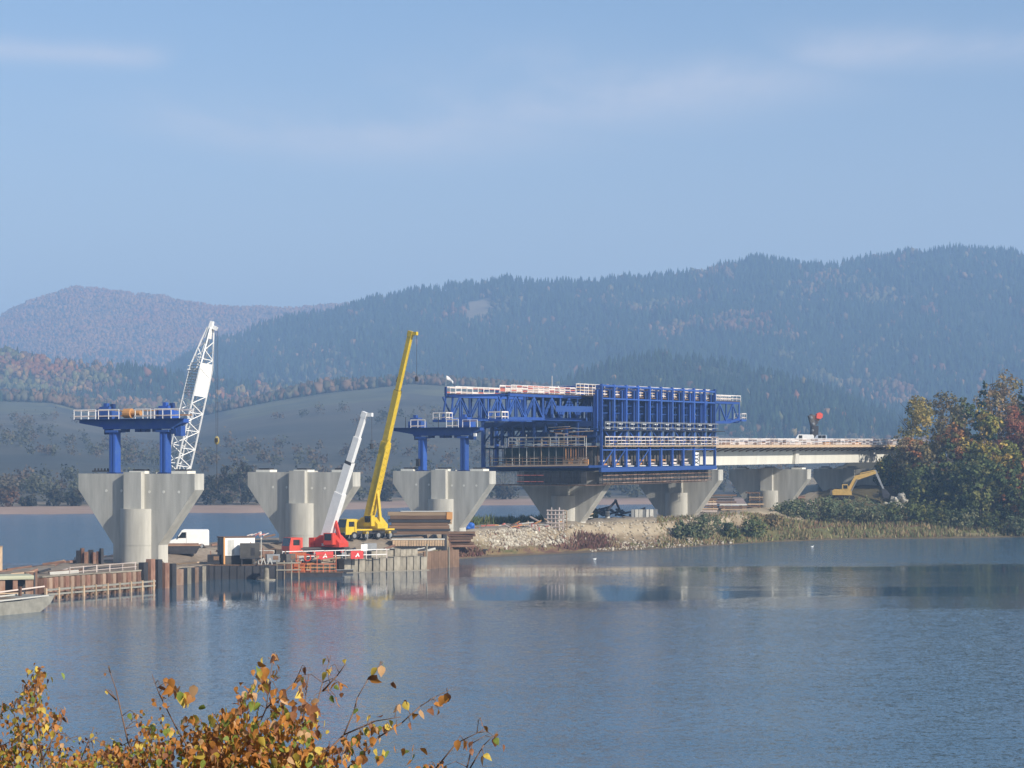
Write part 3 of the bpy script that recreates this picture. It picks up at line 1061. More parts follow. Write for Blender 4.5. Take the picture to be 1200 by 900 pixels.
# ------------------------------------------------------------------ the blue travelling gantry
mg = thing('launching_gantry', 'huge blue steel launching gantry with railed walkways over the bridge', 'gantry', BO, BA)
ZB, ZT_ = 22.65, 26.75
YN, YT = -30.0, 57.5
NP = 30
for gx in (-5.5, 5.5):
    g_ = MB()
    for dx_ in (-0.75, 0.75):
        g_.bar(BL(gx + dx_, YN, ZB + 0.2), BL(gx + dx_, YT - 5, ZB + 0.2), 0.4, 0.5)
        g_.bar(BL(gx + dx_, YT - 5, ZB + 0.2), BL(gx + dx_, YT, ZB + 0.9), 0.4, 0.5)
        g_.bar(BL(gx + dx_, YN + 0.9, ZT_), BL(gx + dx_, YT, ZT_), 0.4, 0.5)
    gd = g_.build('girder', 'blue_steel', mg)
    st = (YT - YN) / NP
    for dx_ in (-0.75, 0.75):
        for k in range(NP + 1):
            y = YN + k * st
            beam('upright', BL(gx + dx_, y + (0.9 if k == 0 else 0), ZT_ - 0.2), BL(gx + dx_, y, ZB + 0.3), 0.22, 0.22, 'blue_steel', gd)
            if k < NP:
                a, b = (ZB + 0.4, ZT_ - 0.2) if (k + (dx_ > 0)) % 2 else (ZT_ - 0.2, ZB + 0.4)
                beam('diagonal', BL(gx + dx_, y, a), BL(gx + dx_, y + st, b), 0.2, 0.2, 'blue_steel', gd)
    for k in range(0, NP + 1, 2):
        y = YN + k * st
        beam('cross_tie', BL(gx - 0.75, y, ZB + 0.25), BL(gx + 0.75, y, ZB + 0.25), 0.2, 0.2, 'blue_steel', gd)
        beam('cross_tie', BL(gx - 0.75, y + .9 * (k == 0), ZT_ + .02), BL(gx + 0.75, y + .9 * (k == 0), ZT_ + .02), 0.2, 0.2, 'blue_steel', gd)
    # walkway planks and rails on the girder
    wk = MB().add([BL(gx - 1.1, YN + 1, ZT_ + 0.28), BL(gx + 1.1, YN + 1, ZT_ + 0.28), BL(gx + 1.1, YT, ZT_ + 0.28), BL(gx - 1.1, YT, ZT_ + 0.28),
                   BL(gx - 1.1, YN + 1, ZT_ + 0.38), BL(gx + 1.1, YN + 1, ZT_ + 0.38), BL(gx + 1.1, YT, ZT_ + 0.38), BL(gx - 1.1, YT, ZT_ + 0.38)],
                  [(3, 2, 1, 0), (4, 5, 6, 7), (0, 1, 5, 4), (1, 2, 6, 5), (2, 3, 7, 6), (3, 0, 4, 7)]).build('walkway', 'dark_timber', gd)
    for dx_ in (-1.1, 1.1):
        y = YN + 1
        while y < -8:
            railing(mg, BL(gx + dx_, y, ZT_ + 0.35), BL(gx + dx_, y + 7, ZT_ + 0.35), 1.25, 1.75, (0.35, 0.75, 1.15) if gx > 0 else (0.3, 1.1), mixb=('red_board', 0.25), bw=0.2)
            y += 7
        railing(mg, BL(gx + dx_, 45, ZT_ + 0.3), BL(gx + dx_, YT, ZT_ + 0.3), 1.15, 1.8, (0.5, 1.1))
    # small railed stages at both ends
    for ye, s in ((YN, -1), (YT, 1)):
        z_ = ZB + (0.75 if s > 0 else 0.0)
        stg = MB().box(BL(gx, ye + s * 1.1, z_ - 0.1), (2.6, 2.2, 0.4)).build('end_stage', 'blue_steel', mg)
        railing(mg, BL(gx - 1.3, ye + s * 2.1, z_ + 0.1), BL(gx + 1.3, ye + s * 2.1, z_ + 0.1), 1.2, 1.3, (0.35, 1.1))
        railing(mg, BL(gx + 1.3, ye + s * 0.2, z_ + 0.1), BL(gx + 1.3, ye + s * 2.1, z_ + 0.1), 1.2, 1.0, (0.35, 1.1))
beam('end_frame', BL(-5.5, YN + 0.9, ZT_), BL(5.5, YN + 0.9, ZT_), 0.3, 0.4, 'blue_steel', mg)
# front posts of the nose rise past the walkway
beam('end_post', BL(-6.25, YN + 0.9, ZT_), BL(-6.25, YN + 0.9, ZT_ + 1.6), 0.3, 0.3, 'dark_blue_steel', mg)

# hanger frames: 11 portals that carry the formwork
FY0, FS = -5.5, 4.38
XN, XF = 10.4, -12.0
SK = -3.0     # the far leg stands a little further forward
for k in range(11):
    y = FY0 + FS * k
    yf = y + SK
    fr = MB()
    fr.bar(BL(XN, y, 13.9), BL(XN, y, 29.0), 0.42, 0.42)
    fr.bar(BL(XF, yf, 13.9), BL(XF, yf, 23.0), 0.5, 0.7)
    fr.bar(BL(XF, yf, 23.0), BL(XF, yf, 28.6), 0.42, 0.42)
    fr.bar(BL(XN + 0.2, y, 28.6), BL(XF - 0.2, yf, 28.4), 0.4, 0.5)
    fr = fr.build('hanger_frame', 'blue_steel', mg)
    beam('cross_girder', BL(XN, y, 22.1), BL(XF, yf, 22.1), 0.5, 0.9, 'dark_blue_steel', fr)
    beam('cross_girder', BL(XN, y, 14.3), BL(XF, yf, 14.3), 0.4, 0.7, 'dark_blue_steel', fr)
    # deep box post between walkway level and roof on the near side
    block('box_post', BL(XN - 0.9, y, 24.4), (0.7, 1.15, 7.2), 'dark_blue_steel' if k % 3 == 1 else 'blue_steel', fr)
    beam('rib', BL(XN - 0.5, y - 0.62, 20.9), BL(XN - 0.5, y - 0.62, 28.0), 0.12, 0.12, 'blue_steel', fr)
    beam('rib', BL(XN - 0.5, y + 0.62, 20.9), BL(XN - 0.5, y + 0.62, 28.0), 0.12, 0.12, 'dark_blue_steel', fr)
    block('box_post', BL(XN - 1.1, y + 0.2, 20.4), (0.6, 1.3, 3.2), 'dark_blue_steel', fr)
    block('roof_post', BL(XN - 2.5, y + 0.6, 28.1), (0.2, 0.2, 1.7), 'blue_steel', fr)
    # braces on the far legs
    if k < 10:
        for z0, z1 in ((18.7, 21.9), (14.8, 18.2)):
            beam('brace', BL(XF, yf, z0), BL(XF, yf + FS, z1), 0.2, 0.2, 'dark_blue_steel', fr) if z0 > 15 or k % 3 == 2 else None
        for zz in (17.9, 21.6, 22.4):
            beam('brace', BL(XF, yf, zz), BL(XF, yf + FS, zz), 0.2, 0.26, 'dark_blue_steel', fr)
        beam('strut', BL(XF + 0.2, yf + FS * .4, 14.7), BL(XF + 0.2, yf + FS * .4, 17.9), 0.12, 0.12, 'dark_blue_steel', fr)
        beam('strut', BL(XF + 0.2, yf + FS * .7, 14.7), BL(XF + 0.2, yf + FS * .7, 17.9), 0.12, 0.12, 'dark_blue_steel', fr)
        if k in (1, 3, 5, 7, 9):
            beam('brace', BL(XN, y, 18.4), BL(XN, y + FS, 21.8), 0.18, 0.18, 'blue_steel', fr)
        else:
            beam('brace', BL(XN, y + FS, 18.4), BL(XN, y, 21.8), 0.18, 0.18, 'blue_steel', fr)
        # lower bay: brace, panel and the orange timber packs on the ledge
        if k in (0, 1, 3):
            beam('brace', BL(XN, y + 0.2, 14.7), BL(XN, y + FS - 0.2, 17.6), 0.13, 0.13, 'blue_steel', fr)
        beam('brace', BL(XN, y, 17.55), BL(XN, y + FS, 17.55), 0.16, 0.2, 'blue_steel', fr)
        for q_ in range(3):
            zq = 23.2 + q_ * 1.5
            beam('lacing', BL(XN - 1.6, y + 0.8, zq), BL(XN - 1.6, y + FS - 0.8, zq + (1.3 if (k + q_) % 2 else -0.2)), 0.12, 0.14, 'dark_blue_steel', fr)
        # white jack boxes on the middle walkway
        for zz in (22.2, 21.4):
            block('jack_box', BL(XN + 0.35, y + 1.5, zz), (0.5, 1.1, 0.36), 'white_paint', fr)
        if k < 8:
            block('form_panel', BL(8.6, y + FS / 2, 16.4), (0.25, FS - 0.5, 3.6), 'form_grey', fr)
            for q in range(2):
                block('timber_pack', BL(9.7, y + FS / 2 - 0.3 + random.uniform(-.3, .3), 15.05 + 0.6 * q), (0.7, random.uniform(1.0, 1.7), 0.3), random.choice(['orange_timber', 'rail_board']), fr)
            block('white_board', BL(10.1, y + FS / 2, 14.66), (0.3, 2.2, 0.12), 'white_paint', fr)
            for q in (-.9, .2, 1.1):
                beam('form_rib', BL(8.9, y + FS / 2 + q, 14.8), BL(8.9, y + FS / 2 + q, 18.0), 0.14, 0.2, random.choice(['dark_timber', 'dark_steel']), fr)
        elif k == 8:
            pn = MB().box(BL(9.6, y + FS / 2 + 0.2, 16.0), (0.2, 2.2, 3.0)).build('white_panel', 'white_paint', fr)
            for q in range(4):
                beam('panel_bar', BL(9.76, y + FS / 2 - 0.7, 14.8 + q * 0.75), BL(9.76, y + FS / 2 + 1.1, 15.4 + q * 0.6), 0.06, 0.1, 'dark_steel', pn)
                beam('panel_bar', BL(9.76, y + FS / 2 + 1.1, 14.8 + q * 0.75), BL(9.76, y + FS / 2 - 0.7, 15.4 + q * 0.6), 0.06, 0.1, 'dark_steel', pn)
# longitudinal members on the near flank
YE = FY0 + 10 * FS
beam('bottom_beam', BL(XN + 0.02, FY0 - 0.5, 14.1), BL(XN + 0.02, YE + 0.4, 14.1), 0.5, 0.75, 'blue_steel', mg)
beam('bottom_beam', BL(XF, FY0 + SK - 0.5, 14.1), BL(XF, YE + SK, 14.1), 0.5, 0.8, 'dark_blue_steel', mg)
beam('roof_beam', BL(XN, FY0 - 0.3, 28.75), BL(XN, YE, 28.5), 0.3, 0.3, 'blue_steel', mg)
beam('roof_beam', BL(XN - 3, FY0 - 0.3, 27.3), BL(XN - 3, YE, 27.1), 0.3, 0.3, 'blue_steel', mg)
beam('flank_beam', BL(XN + 0.02, FY0, 26.5), BL(XN + 0.02, YE, 26.4), 0.25, 0.25, 'blue_steel', mg)
for zz_ in (24.0, 25.3):
    beam('flank_beam', BL(XN - 1.0, FY0, zz_), BL(XN - 1.0, YE, zz_), 0.2, 0.22, 'dark_blue_steel', mg)
beam('flank_plate', BL(XN - 1.5, FY0 - 13, 24.55), BL(XN - 1.5, FY0, 24.6), 0.12, 1.0, 'blue_steel', mg)
wk = along([(9.5, 18.1), (9.5, 18.3), (11.2, 18.3), (11.2, 18.1)], FY0, YE).build('walkway', 'timber', mg)
y = FY0
while y < YE - 1:
    railing(mg, BL(11.15, y, 18.3), BL(11.15, y + FS, 18.3), 1.6, 1.46, (0.35, 0.9, 1.5), mixb=('pale_rust', 0.22), bw=0.13, post='pale_grey')
    railing(mg, BL(11.1, y, 21.1), BL(11.1, y + FS, 21.1), 1.35, 1.46, (0.4, 1.2), board='grey_steel', bw=0.12, post='grey_steel')
    railing(mg, BL(9.4, y, 27.0), BL(9.4, y + FS, 27.0), 1.9, 1.46, (0.3, 0.8, 1.3, 1.85), board='timber', mixb=('rail_board', 0.4), bw=0.2)
    y += FS
along([(9.3, 20.9), (9.3, 21.05), (11.1, 21.05), (11.1, 20.9)], FY0, YE + 3).build('walkway', 'dark_steel', mg)
along([(-9, 26.8), (-9, 26.98), (9.6, 26.98), (9.6, 26.8)], FY0, YE).build('roof_deck', 'dark_timber', mg)
railing(mg, BL(9.4, FY0 - 7, 27.0), BL(9.4, FY0, 27.0), 1.9, 1.4, (0.3, 0.8, 1.3, 1.85), board='timber', mixb=('rail_board', 0.4), bw=0.2)
railing(mg, BL(-9, FY0 - .4, 27.0), BL(9.4, FY0 - .4, 27.0), 1.8, 1.8, (0.4, 1.1, 1.75), board='rail_board', bw=0.18)
beam('mast', BL(2.2, FY0 - 3, 27.0), BL(2.2, FY0 - 3, 30.5), 0.12, 0.12, 'pale_grey', mg)
beam('mast', BL(6.0, FY0 - 7.2, 26.9), BL(6.0, FY0 - 7.2, 28.6), 0.12, 0.12, 'white_paint', mg)

# front face: working stages, nets and formwork hung across the bridge
fy = FY0 - 4.2
sp_ = along([(-9.6, 14.5), (-9.6, 14.9), (10.6, 14.9), (10.6, 14.5)], fy - 0.6, FY0 + 2).build('front_stage', 'dark_blue_steel', mg)
railing(mg, BL(-9.4, fy - 0.55, 14.9), BL(10.4, fy - 0.55, 14.9), 1.5, 1.7, (0.25, 0.7, 1.25), board='timber', mixb=('dark_timber', 0.5), bw=0.12, post='dark_timber')
beam('edge_board', BL(-9.5, fy - 0.68, 14.75), BL(10.4, fy - 0.68, 14.95), 0.08, 0.22, 'timber', sp_)
st2 = along([(-6.2, 18.1), (-6.2, 18.25), (9.6, 18.25), (9.6, 18.1)], fy, FY0 + 2).build('front_stage', 'dark_timber', mg)
railing(mg, BL(-6.0, fy + 0.05, 18.25), BL(9.4, fy + 0.05, 18.25), 1.6, 1.7, (0.3, 0.9, 1.5), board='pale_grey', mixb=('timber', 0.4), bw=0.16, post='pale_grey')
for k in range(10):
    xx = -6.6 + k * 1.35
    block('net_panel', BL(xx, fy + 0.45, 16.5), (1.3, 0.08, 2.9), 'net_green', st2)
for k in range(12):
    xx = -6.9 + k * 1.5
    beam('scaffold_pole', BL(xx, fy + 0.3, 14.9), BL(xx + random.uniform(-.1, .1), fy + 0.3, 19.6 + random.uniform(-.2, 1.0)), 0.09, 0.09, random.choice(['pale_grey', 'timber', 'grey_steel']), st2)
for k in range(9):
    za = 18.7 + random.uniform(0, 3.0)
    xa = random.uniform(1.0, 6.0)
    beam('loose_pole', BL(xa, fy + random.uniform(.2, 1.5), za), BL(xa + random.uniform(2, 5), fy + random.uniform(.2, 1.5), za + random.uniform(-.3, .5)), 0.09, 0.12, random.choice(['timber', 'pale_grey', 'rail_board', 'orange_timber']), st2)
for k in range(9):
    xx = 5.6 + k * 0.5
    beam('orange_prop', BL(xx, fy + 0.2, 14.95), BL(xx, fy + 0.2, 17.9), 0.12, 0.12, random.choice(['orange_timber', 'dark_timber', 'dark_steel', 'dark_timber']), st2)
    if k % 2 == 0:
        block('timber_pack', BL(xx + .2, fy - 0.1, 15.5), (0.8, 0.5, 0.9), random.choice(['orange_timber', 'timber', 'rail_board']), st2)
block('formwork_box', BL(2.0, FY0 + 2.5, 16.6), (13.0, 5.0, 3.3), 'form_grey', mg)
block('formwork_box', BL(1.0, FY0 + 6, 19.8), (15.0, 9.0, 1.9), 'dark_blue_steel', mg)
# hanging nets below the stages, in front and along the flank
for k in range(14):
    xx = -9.0 + k * 1.4
    pn = MB()
    z0, z1 = 11.7, 13.85
    for q in range(3):
        pn.bar(BL(xx - 0.62, fy - 0.3, z0 + (z1 - z0) * q / 2), BL(xx + 0.62, fy - 0.3, z0 + (z1 - z0) * q / 2), 0.07)
    for q in range(5):
        pn.bar(BL(xx - 0.62 + q * 0.31, fy - 0.3, z0), BL(xx - 0.62 + q * 0.31, fy - 0.3, z1), 0.05)
    pn.build('hanging_grid', 'grey_steel' if k < 5 else 'dark_steel', mg)
    if k > 3:
        block('hanging_panel', BL(xx, fy + 0.0, 12.8), (1.36, 0.06, 2.1), 'form_grey', mg)
    if 4 <= k <= 7:
        beam('plank', BL(xx - .6, fy - 0.4, 12.1), BL(xx + .6, fy - 0.4, 12.1), 0.06, 0.14, 'red_board', mg)
        beam('plank', BL(xx - .6, fy - 0.4, 13.2), BL(xx + .6, fy - 0.4, 13.2), 0.06, 0.14, 'red_board', mg)
for k in range(10):
    y = FY0 + 1.5 + k * 4.2
    r = railing(mg, BL(9.8, y, 11.6), BL(9.8, y + 4.2, 11.6), 2.1, 1.4, (0.15, 0.8, 1.5), board='pale_rust', mixb=('dark_timber', 0.4), bw=0.14, post='dark_steel')
    block('hanging_panel', BL(9.0, y + 2.1, 12.75), (0.06, 4.1, 2.1), 'form_grey', mg)
along([(-9.5, 11.4), (-9.5, 11.5), (9.8, 11.5), (9.8, 11.4)], fy - 0.3, FY0 + 2).build('hanging_floor', 'dark_timber', mg)
along([(6.5, 11.4), (6.5, 11.5), (9.8, 11.5), (9.8, 11.4)], FY0 + 2, YE - 2).build('hanging_floor', 'dark_timber', mg)
# a second row of dark inner hangers and ties seen through the open front
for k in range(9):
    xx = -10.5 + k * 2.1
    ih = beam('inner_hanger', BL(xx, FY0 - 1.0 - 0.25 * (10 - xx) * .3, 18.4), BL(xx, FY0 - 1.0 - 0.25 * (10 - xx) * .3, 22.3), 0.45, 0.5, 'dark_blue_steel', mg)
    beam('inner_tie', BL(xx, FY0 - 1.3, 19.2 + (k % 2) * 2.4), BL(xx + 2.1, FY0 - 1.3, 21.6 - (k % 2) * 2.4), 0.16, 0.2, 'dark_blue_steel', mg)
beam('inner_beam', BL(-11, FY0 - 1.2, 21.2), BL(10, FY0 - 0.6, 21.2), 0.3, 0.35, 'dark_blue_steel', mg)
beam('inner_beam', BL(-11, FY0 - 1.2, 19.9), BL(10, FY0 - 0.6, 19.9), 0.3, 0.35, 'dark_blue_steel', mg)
for k in range(58):  # dark slats added so the flank interior reads darker and denser
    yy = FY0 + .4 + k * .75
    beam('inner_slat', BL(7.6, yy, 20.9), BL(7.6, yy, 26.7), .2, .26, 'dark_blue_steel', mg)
# flag on the nose
fl = thing('flag', 'small white flag fluttering above the left end of the gantry', 'flag', Bworld(-6.25, YN + 0.9, ZT_ + 1.6))
beam('flag_pole', (0, 0, 0), (0.1, 0, 1.9), 0.045, 0.045, 'pale_grey', fl)
fv = []
for i in range(7):
    for j in range(4):
        u, v = i / 6, j / 3
        fv.append((0.1 + u * 1.15, 0.18 * math.sin(u * 5) * u, 1.85 - u * 0.95 - v * 0.75 * (1 - 0.45 * u) + 0.1 * math.sin(u * 4)))
cl = MB().add(fv, [(i * 4 + j, (i + 1) * 4 + j, (i + 1) * 4 + j + 1, i * 4 + j + 1) for i in range(6) for j in range(3)]).build('cloth', 'white_paint', fl, True)
sm = cl.modifiers.new('thickness', 'SOLIDIFY')
sm.thickness = 0.02
# ------------------------------------------------------------------ the works on the spit
ORD = ['first', 'second', 'third', 'fourth', 'fifth', 'sixth', 'seventh', 'eighth']


def GP(px, D, dz=0.0):
    x = WX(px, D)
    return Vector((x, D, ground_z(x, D) + dz))


def wheel_mesh(r, w):
    ty = MB().tube((0, -w / 2, 0), (0, w / 2, 0), r, 18).mesh('tyre', 'rubber', True)
    ty.set_sharp_from_angle(angle=math.radians(40))
    rm = MB().tube((0, -w / 2 - 0.02, 0), (0, w / 2 + 0.02, 0), r * 0.55, 14).mesh('rim', 'grey_steel')
    return ty, rm


WHEELS = {}


def wheel(parent, x, y, r, w):
    if (r, w) not in WHEELS:
        WHEELS[(r, w)] = wheel_mesh(r, w)
    a, b = WHEELS[(r, w)]
    o = inst('wheel', a, parent, (x, y, r))
    inst('rim', b, o)
    return o


# ---- sheet piles
def pile_mesh(name, material, w=1.0):
    return MB().prism([(-.5 * w, .35), (-.3 * w, -.35), (.3 * w, -.35), (.5 * w, .35)], 0, 1, 'z').mesh(name, material)


PILE = {m: pile_mesh('sheet_pile', m) for m in ('rust', 'pale_rust', 'dark_steel', 'old_concrete')}


def sheet_wall(label, p, q, zt0, zt1, n, mats, jag=0.1, cap=None, name='sheet_pile_wall'):
    p, q = Vector(p), Vector(q)
    a = math.atan2(q.y - p.y, q.x - p.x)
    L = (q - p).length
    t = thing(name, label, 'sheet pile wall', (p.x, p.y, 0), a)
    for k in range(n):
        f = (k + .5) / n
        zt = zt0 + (zt1 - zt0) * f + random.uniform(-jag, jag)
        inst('sheet_pile', PILE[mats[k % len(mats)]], t, (L * f, 0, -1.2), (0, 0, 0), (L / n * 0.99, 1, zt + 1.2))
    if cap:
        for k in range(6):
            beam('capping', (L * k / 6 + .02, -0.05, zt0 + (zt1 - zt0) * k / 6 + .1), (L * (k + 1) / 6 - .02, -0.05, zt0 + (zt1 - zt0) * (k + 1) / 6 + .12), 0.5, 0.16, cap, t)
    return t


sheet_wall('long rusty sheet pile wall with pale capping along the left quay', (-51.8, 230.4, 0), (-43.9, 247.4, 0), 2.35, 2.2, 19, ['rust', 'pale_rust'], 0.05, 'old_concrete')
sheet_wall('three dark jagged sheet piles in front of the leftmost pier', (-44.0, 248.6, 0), (-40.4, 252.5, 0), 3.4, 2.9, 5, ['dark_steel', 'rust', 'dark_steel', 'rust', 'dark_steel'], 0.35)
sheet_wall('pale weathered sheet piles right of the dark jagged ones', (-41.0, 257.5, 0), (-38.9, 268.5, 0), 2.0, 1.95, 8, ['pale_rust', 'dark_steel', 'old_concrete', 'dark_steel'], 0.08)  # dark colour on alternate piles paints the shade of deep recesses

# timber fender in front of the long wall
fd = thing('fender', 'pale timber fender with two rails at the waterline of the rusty wall', 'fender', (-51.0, 229.2, 0), math.atan2(17, 8.3))
for h in (0.55, 1.05):
    for k in range(4):
        beam('rail', (k * 5.1, 0, h), (k * 5.1 + 5.0, 0, h), 0.25, 0.2, 'hull_paint', fd)
for k in range(10):
    beam('post', (0.1 + k * 2.2, -0.05, -1.0), (0.1 + k * 2.2, -0.05, 1.25), 0.24, 0.24, 'timber', fd)
for k in range(18):
    beam('pile_stub', (0.6 + k * 1.1, 0.2, -1.0), (0.6 + k * 1.1, 0.2, 0.4), 0.3, 0.3, 'dark_timber', fd)

# landing stage with a mossy slab
ls = thing('landing_stage', 'low landing stage with mossy slab roof on rusty posts at the left edge', 'landing stage', (-55.0, 222, 0), 0.35)
block('slab', (0, 0, 2.85), (8.2, 4.2, 0.4), 'mossy_roof', ls)
block('deck', (0, -0.2, 0.7), (8.4, 4.4, 0.35), 'dark_timber', ls)
for k in range(6):
    beam('post', (-3.6 + k * 1.45, -1.7, -1), (-3.6 + k * 1.45, -1.7, 2.65), 0.5 + 0.3 * (k % 2), 0.4, 'pale_rust' if k % 2 else 'rust', ls)
block('back_wall', (0, 1.5, 1.7), (8.0, 0.3, 1.8), 'dark_steel', ls)
beam('rail', (-4, -2.5, 0.9), (5.2, -2.3, 1.9), 0.12, 0.14, 'rail_board', ls)
beam('rail', (-4, -2.6, 1.2), (3.0, -2.4, 1.25), 0.1, 0.12, 'timber', ls)
cs = thing('steel_casing', 'upright rusty steel casing at the left end of the long rusty wall', 'casing', (-52.4, 228.6, 0), 0.6)
block('panel', (0, 0, 1.1), (1.3, 0.5, 3.9), 'rust', cs)
beam('rib', (-.45, -.3, -.8), (-.45, -.3, 3.0), .16, .12, 'pale_rust', cs)
beam('rib', (.3, -.3, -.8), (.3, -.3, 3.0), .16, .12, 'dark_steel', cs)

# moored flat boat
bt = thing('barge', 'flat grey green barge moored at the bottom left of the quay', 'barge', (-51.2, 206.5, 0), math.radians(64))
hull = MB().prism([(-7, 1.25), (-7, -.4), (4.2, -.4), (6.6, 0.75), (7.3, 1.55), (6.4, 1.5), (2, 1.25)], -2.0, 2.0)
hull.build('hull', 'hull_paint', bt)
block('hold', (-1.5, 0, 1.27), (8.5, 3.1, 0.2), 'dark_steel', bt)
for sy in (-1.95, 1.95):
    beam('gunwale', (-7, sy, 1.33), (6.3, sy, 1.56), 0.16, 0.14, 'pale_grey', bt)
for k in range(4):
    beam('thwart', (-5 + k * 2.6, -1.9, 1.45), (-5 + k * 2.6, 1.9, 1.45), 0.3, 0.1, 'timber', bt)
beam('mooring_post', (5.8, 1.2, 1.4), (5.8, 1.2, 2.4), 0.25, 0.25, 'rust', bt)

yp = thing('timber_post', 'stout yellow timber post at the far left edge', 'post', GP(-1, 249), 0.2)
beam('shaft', (0, 0, -0.3), (0, 0, 2.9), 0.75, 0.6, 'timber', yp)
block('cap', (0, 0, 2.95), (0.85, 0.7, 0.12), 'timber', yp)

# rusty bundle of upright piles on the spit
rb = thing('pile_bundle', 'rusty upright bundle of sheet pile offcuts on the left spit', 'pile bundle', GP(106, 268), 0.1)
for k in range(7):
    inst('sheet_pile', PILE['rust' if k % 3 else 'dark_steel'], rb, (-1.55 + k * 0.5, (k % 2) * 0.5, -0.2), (0, 0, random.uniform(-.3, .3)), (0.55, 1, random.uniform(1.6, 2.2)))
wp = thing('handrail', 'low pale pipe handrail over the rusty quay wall', 'handrail', (-49.5, 236.5, 2.25), math.atan2(11, 5.4))
for h in (0.5, 1.0):
    beam('rail', (0, 0.4, h - .1), (12.5, 0.4, h), 0.07, 0.07, 'rail_board', wp)
for k in range(6):
    beam('post', (k * 2.45, 0.4, 0), (k * 2.45, 0.4, 1.0), 0.09, 0.09, 'rail_board', wp)

# loose timber, pipes and rubbish on the left spit: every piece a thing
dd = 0
LDEB = ['rust', 'dark_timber', 'timber', 'pale_grey', 'dark_steel', 'rail_board']
for k in range(46):
    px = random.uniform(0, 330)
    dn, df = interp(px, DN), interp(px, DF)
    D = dn + random.uniform(2.5, (df - dn) - 7)
    if abs(px - 165) < 32 or 196 < px < 250 and D > 274:
        continue
    g0 = GP(px, D)
    L = random.uniform(1.2, 4.2)
    a = random.uniform(-0.5, 0.9)
    m = random.choice(LDEB)
    o = beam('loose_bar', g0 + Vector((-L / 2 * math.cos(a), -L / 2 * math.sin(a), 0.15)), g0 + Vector((L / 2 * math.cos(a), L / 2 * math.sin(a), 0.2 + random.uniform(0, .35))), random.uniform(.2, .5), random.uniform(.15, .4), m, None)
    tag(o, '%s beam lying loose among others on the gravel spit' % MATWORD[m], 'beam', 'loose beams scattered over the gravel spit')
for k in range(16):
    px = -10 + k * 9.0
    D = interp(px, DF) - 5.5
    o = beam('edging_bar', GP(px, D, 0.25), GP(px + 8.6, interp(px + 8.6, DF) - 5.5, 0.3), 0.5, 0.45 + random.uniform(0, .4), random.choice(['rust', 'dark_timber', 'rust']), None)
    tag(o, 'rusty beam edging the far side of the left spit', 'beam', 'rusty beams along the far edge of the spit')

# ---- white van and skip
vn = thing('white_van', 'white panel van parked behind the leftmost pier', 'van', GP(222, 291), math.radians(188))
prof = [(-2.7, 0.45), (-2.7, 2.45), (-2.55, 2.65), (0.75, 2.68), (1.05, 2.55), (1.75, 1.5), (2.6, 1.15), (2.75, 0.9), (2.75, 0.45)]
b_ = MB().prism(prof, -1.0, 1.0).build('body', 'white_paint', vn)
bv = b_.modifiers.new('edges', 'BEVEL'); bv.width = 0.08; bv.segments = 2
wsd = Vector((1.75 - 1.05, 0, 1.5 - 2.55)).normalized()
MB().add([(1.12, -.85, 2.48), (1.12, .85, 2.48), (1.76, .9, 1.53), (1.76, -.9, 1.53), (1.08, -.85, 2.45), (1.08, .85, 2.45), (1.70, .9, 1.50), (1.70, -.9, 1.50)],
         [(0, 1, 2, 3), (4, 7, 6, 5), (0, 4, 5, 1), (3, 2, 6, 7), (0, 3, 7, 4), (1, 5, 6, 2)]).build('windscreen', 'glass_dark', vn)
for sy in (-1.012, 1.012):
    MB().prism([(1.45, 1.5), (1.5, 1.62), (1.0, 2.3), (0.45, 2.3), (0.45, 1.5)], sy - .012, sy + .012).build('side_window', 'glass_dark', vn)
    MB().box((0.4, sy * .999, 1.5), (0.03, 0.03, 1.6)).build('door_seam', 'grey_steel', vn)
    block('mirror', (1.55, sy * 1.12, 1.6), (0.14, 0.2, 0.3), 'dark_steel', vn)
    block('headlight', (2.66, sy * .7, 1.0), (0.2, 0.3, 0.22), 'pale_grey', vn)
for wx in (-1.7, 1.75):
    for sy in (-.88, .88):
        wheel(vn, wx, sy, 0.36, 0.24)
block('bumper', (2.75, 0, 0.55), (0.14, 1.9, 0.3), 'dark_steel', vn)

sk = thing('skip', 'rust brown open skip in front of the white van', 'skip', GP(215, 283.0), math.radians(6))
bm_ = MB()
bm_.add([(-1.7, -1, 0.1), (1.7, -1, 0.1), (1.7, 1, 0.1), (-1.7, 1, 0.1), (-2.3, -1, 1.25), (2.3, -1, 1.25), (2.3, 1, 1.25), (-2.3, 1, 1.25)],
        [(3, 2, 1, 0), (0, 1, 5, 4), (1, 2, 6, 5), (2, 3, 7, 6), (3, 0, 4, 7), (4, 5, 6, 7)]).build('body', 'dark_steel', sk)  # dark body colour holds the shadow on the brown skip's face
block('rim', (0, -1.0, 1.22), (4.7, 0.12, 0.16), 'pale_rust', sk)
block('rim', (0, 1.0, 1.22), (4.7, 0.12, 0.16), 'pale_rust', sk)
block('load', (0, 0, 1.35), (4.0, 1.7, 0.22), 'pale_rust', sk)

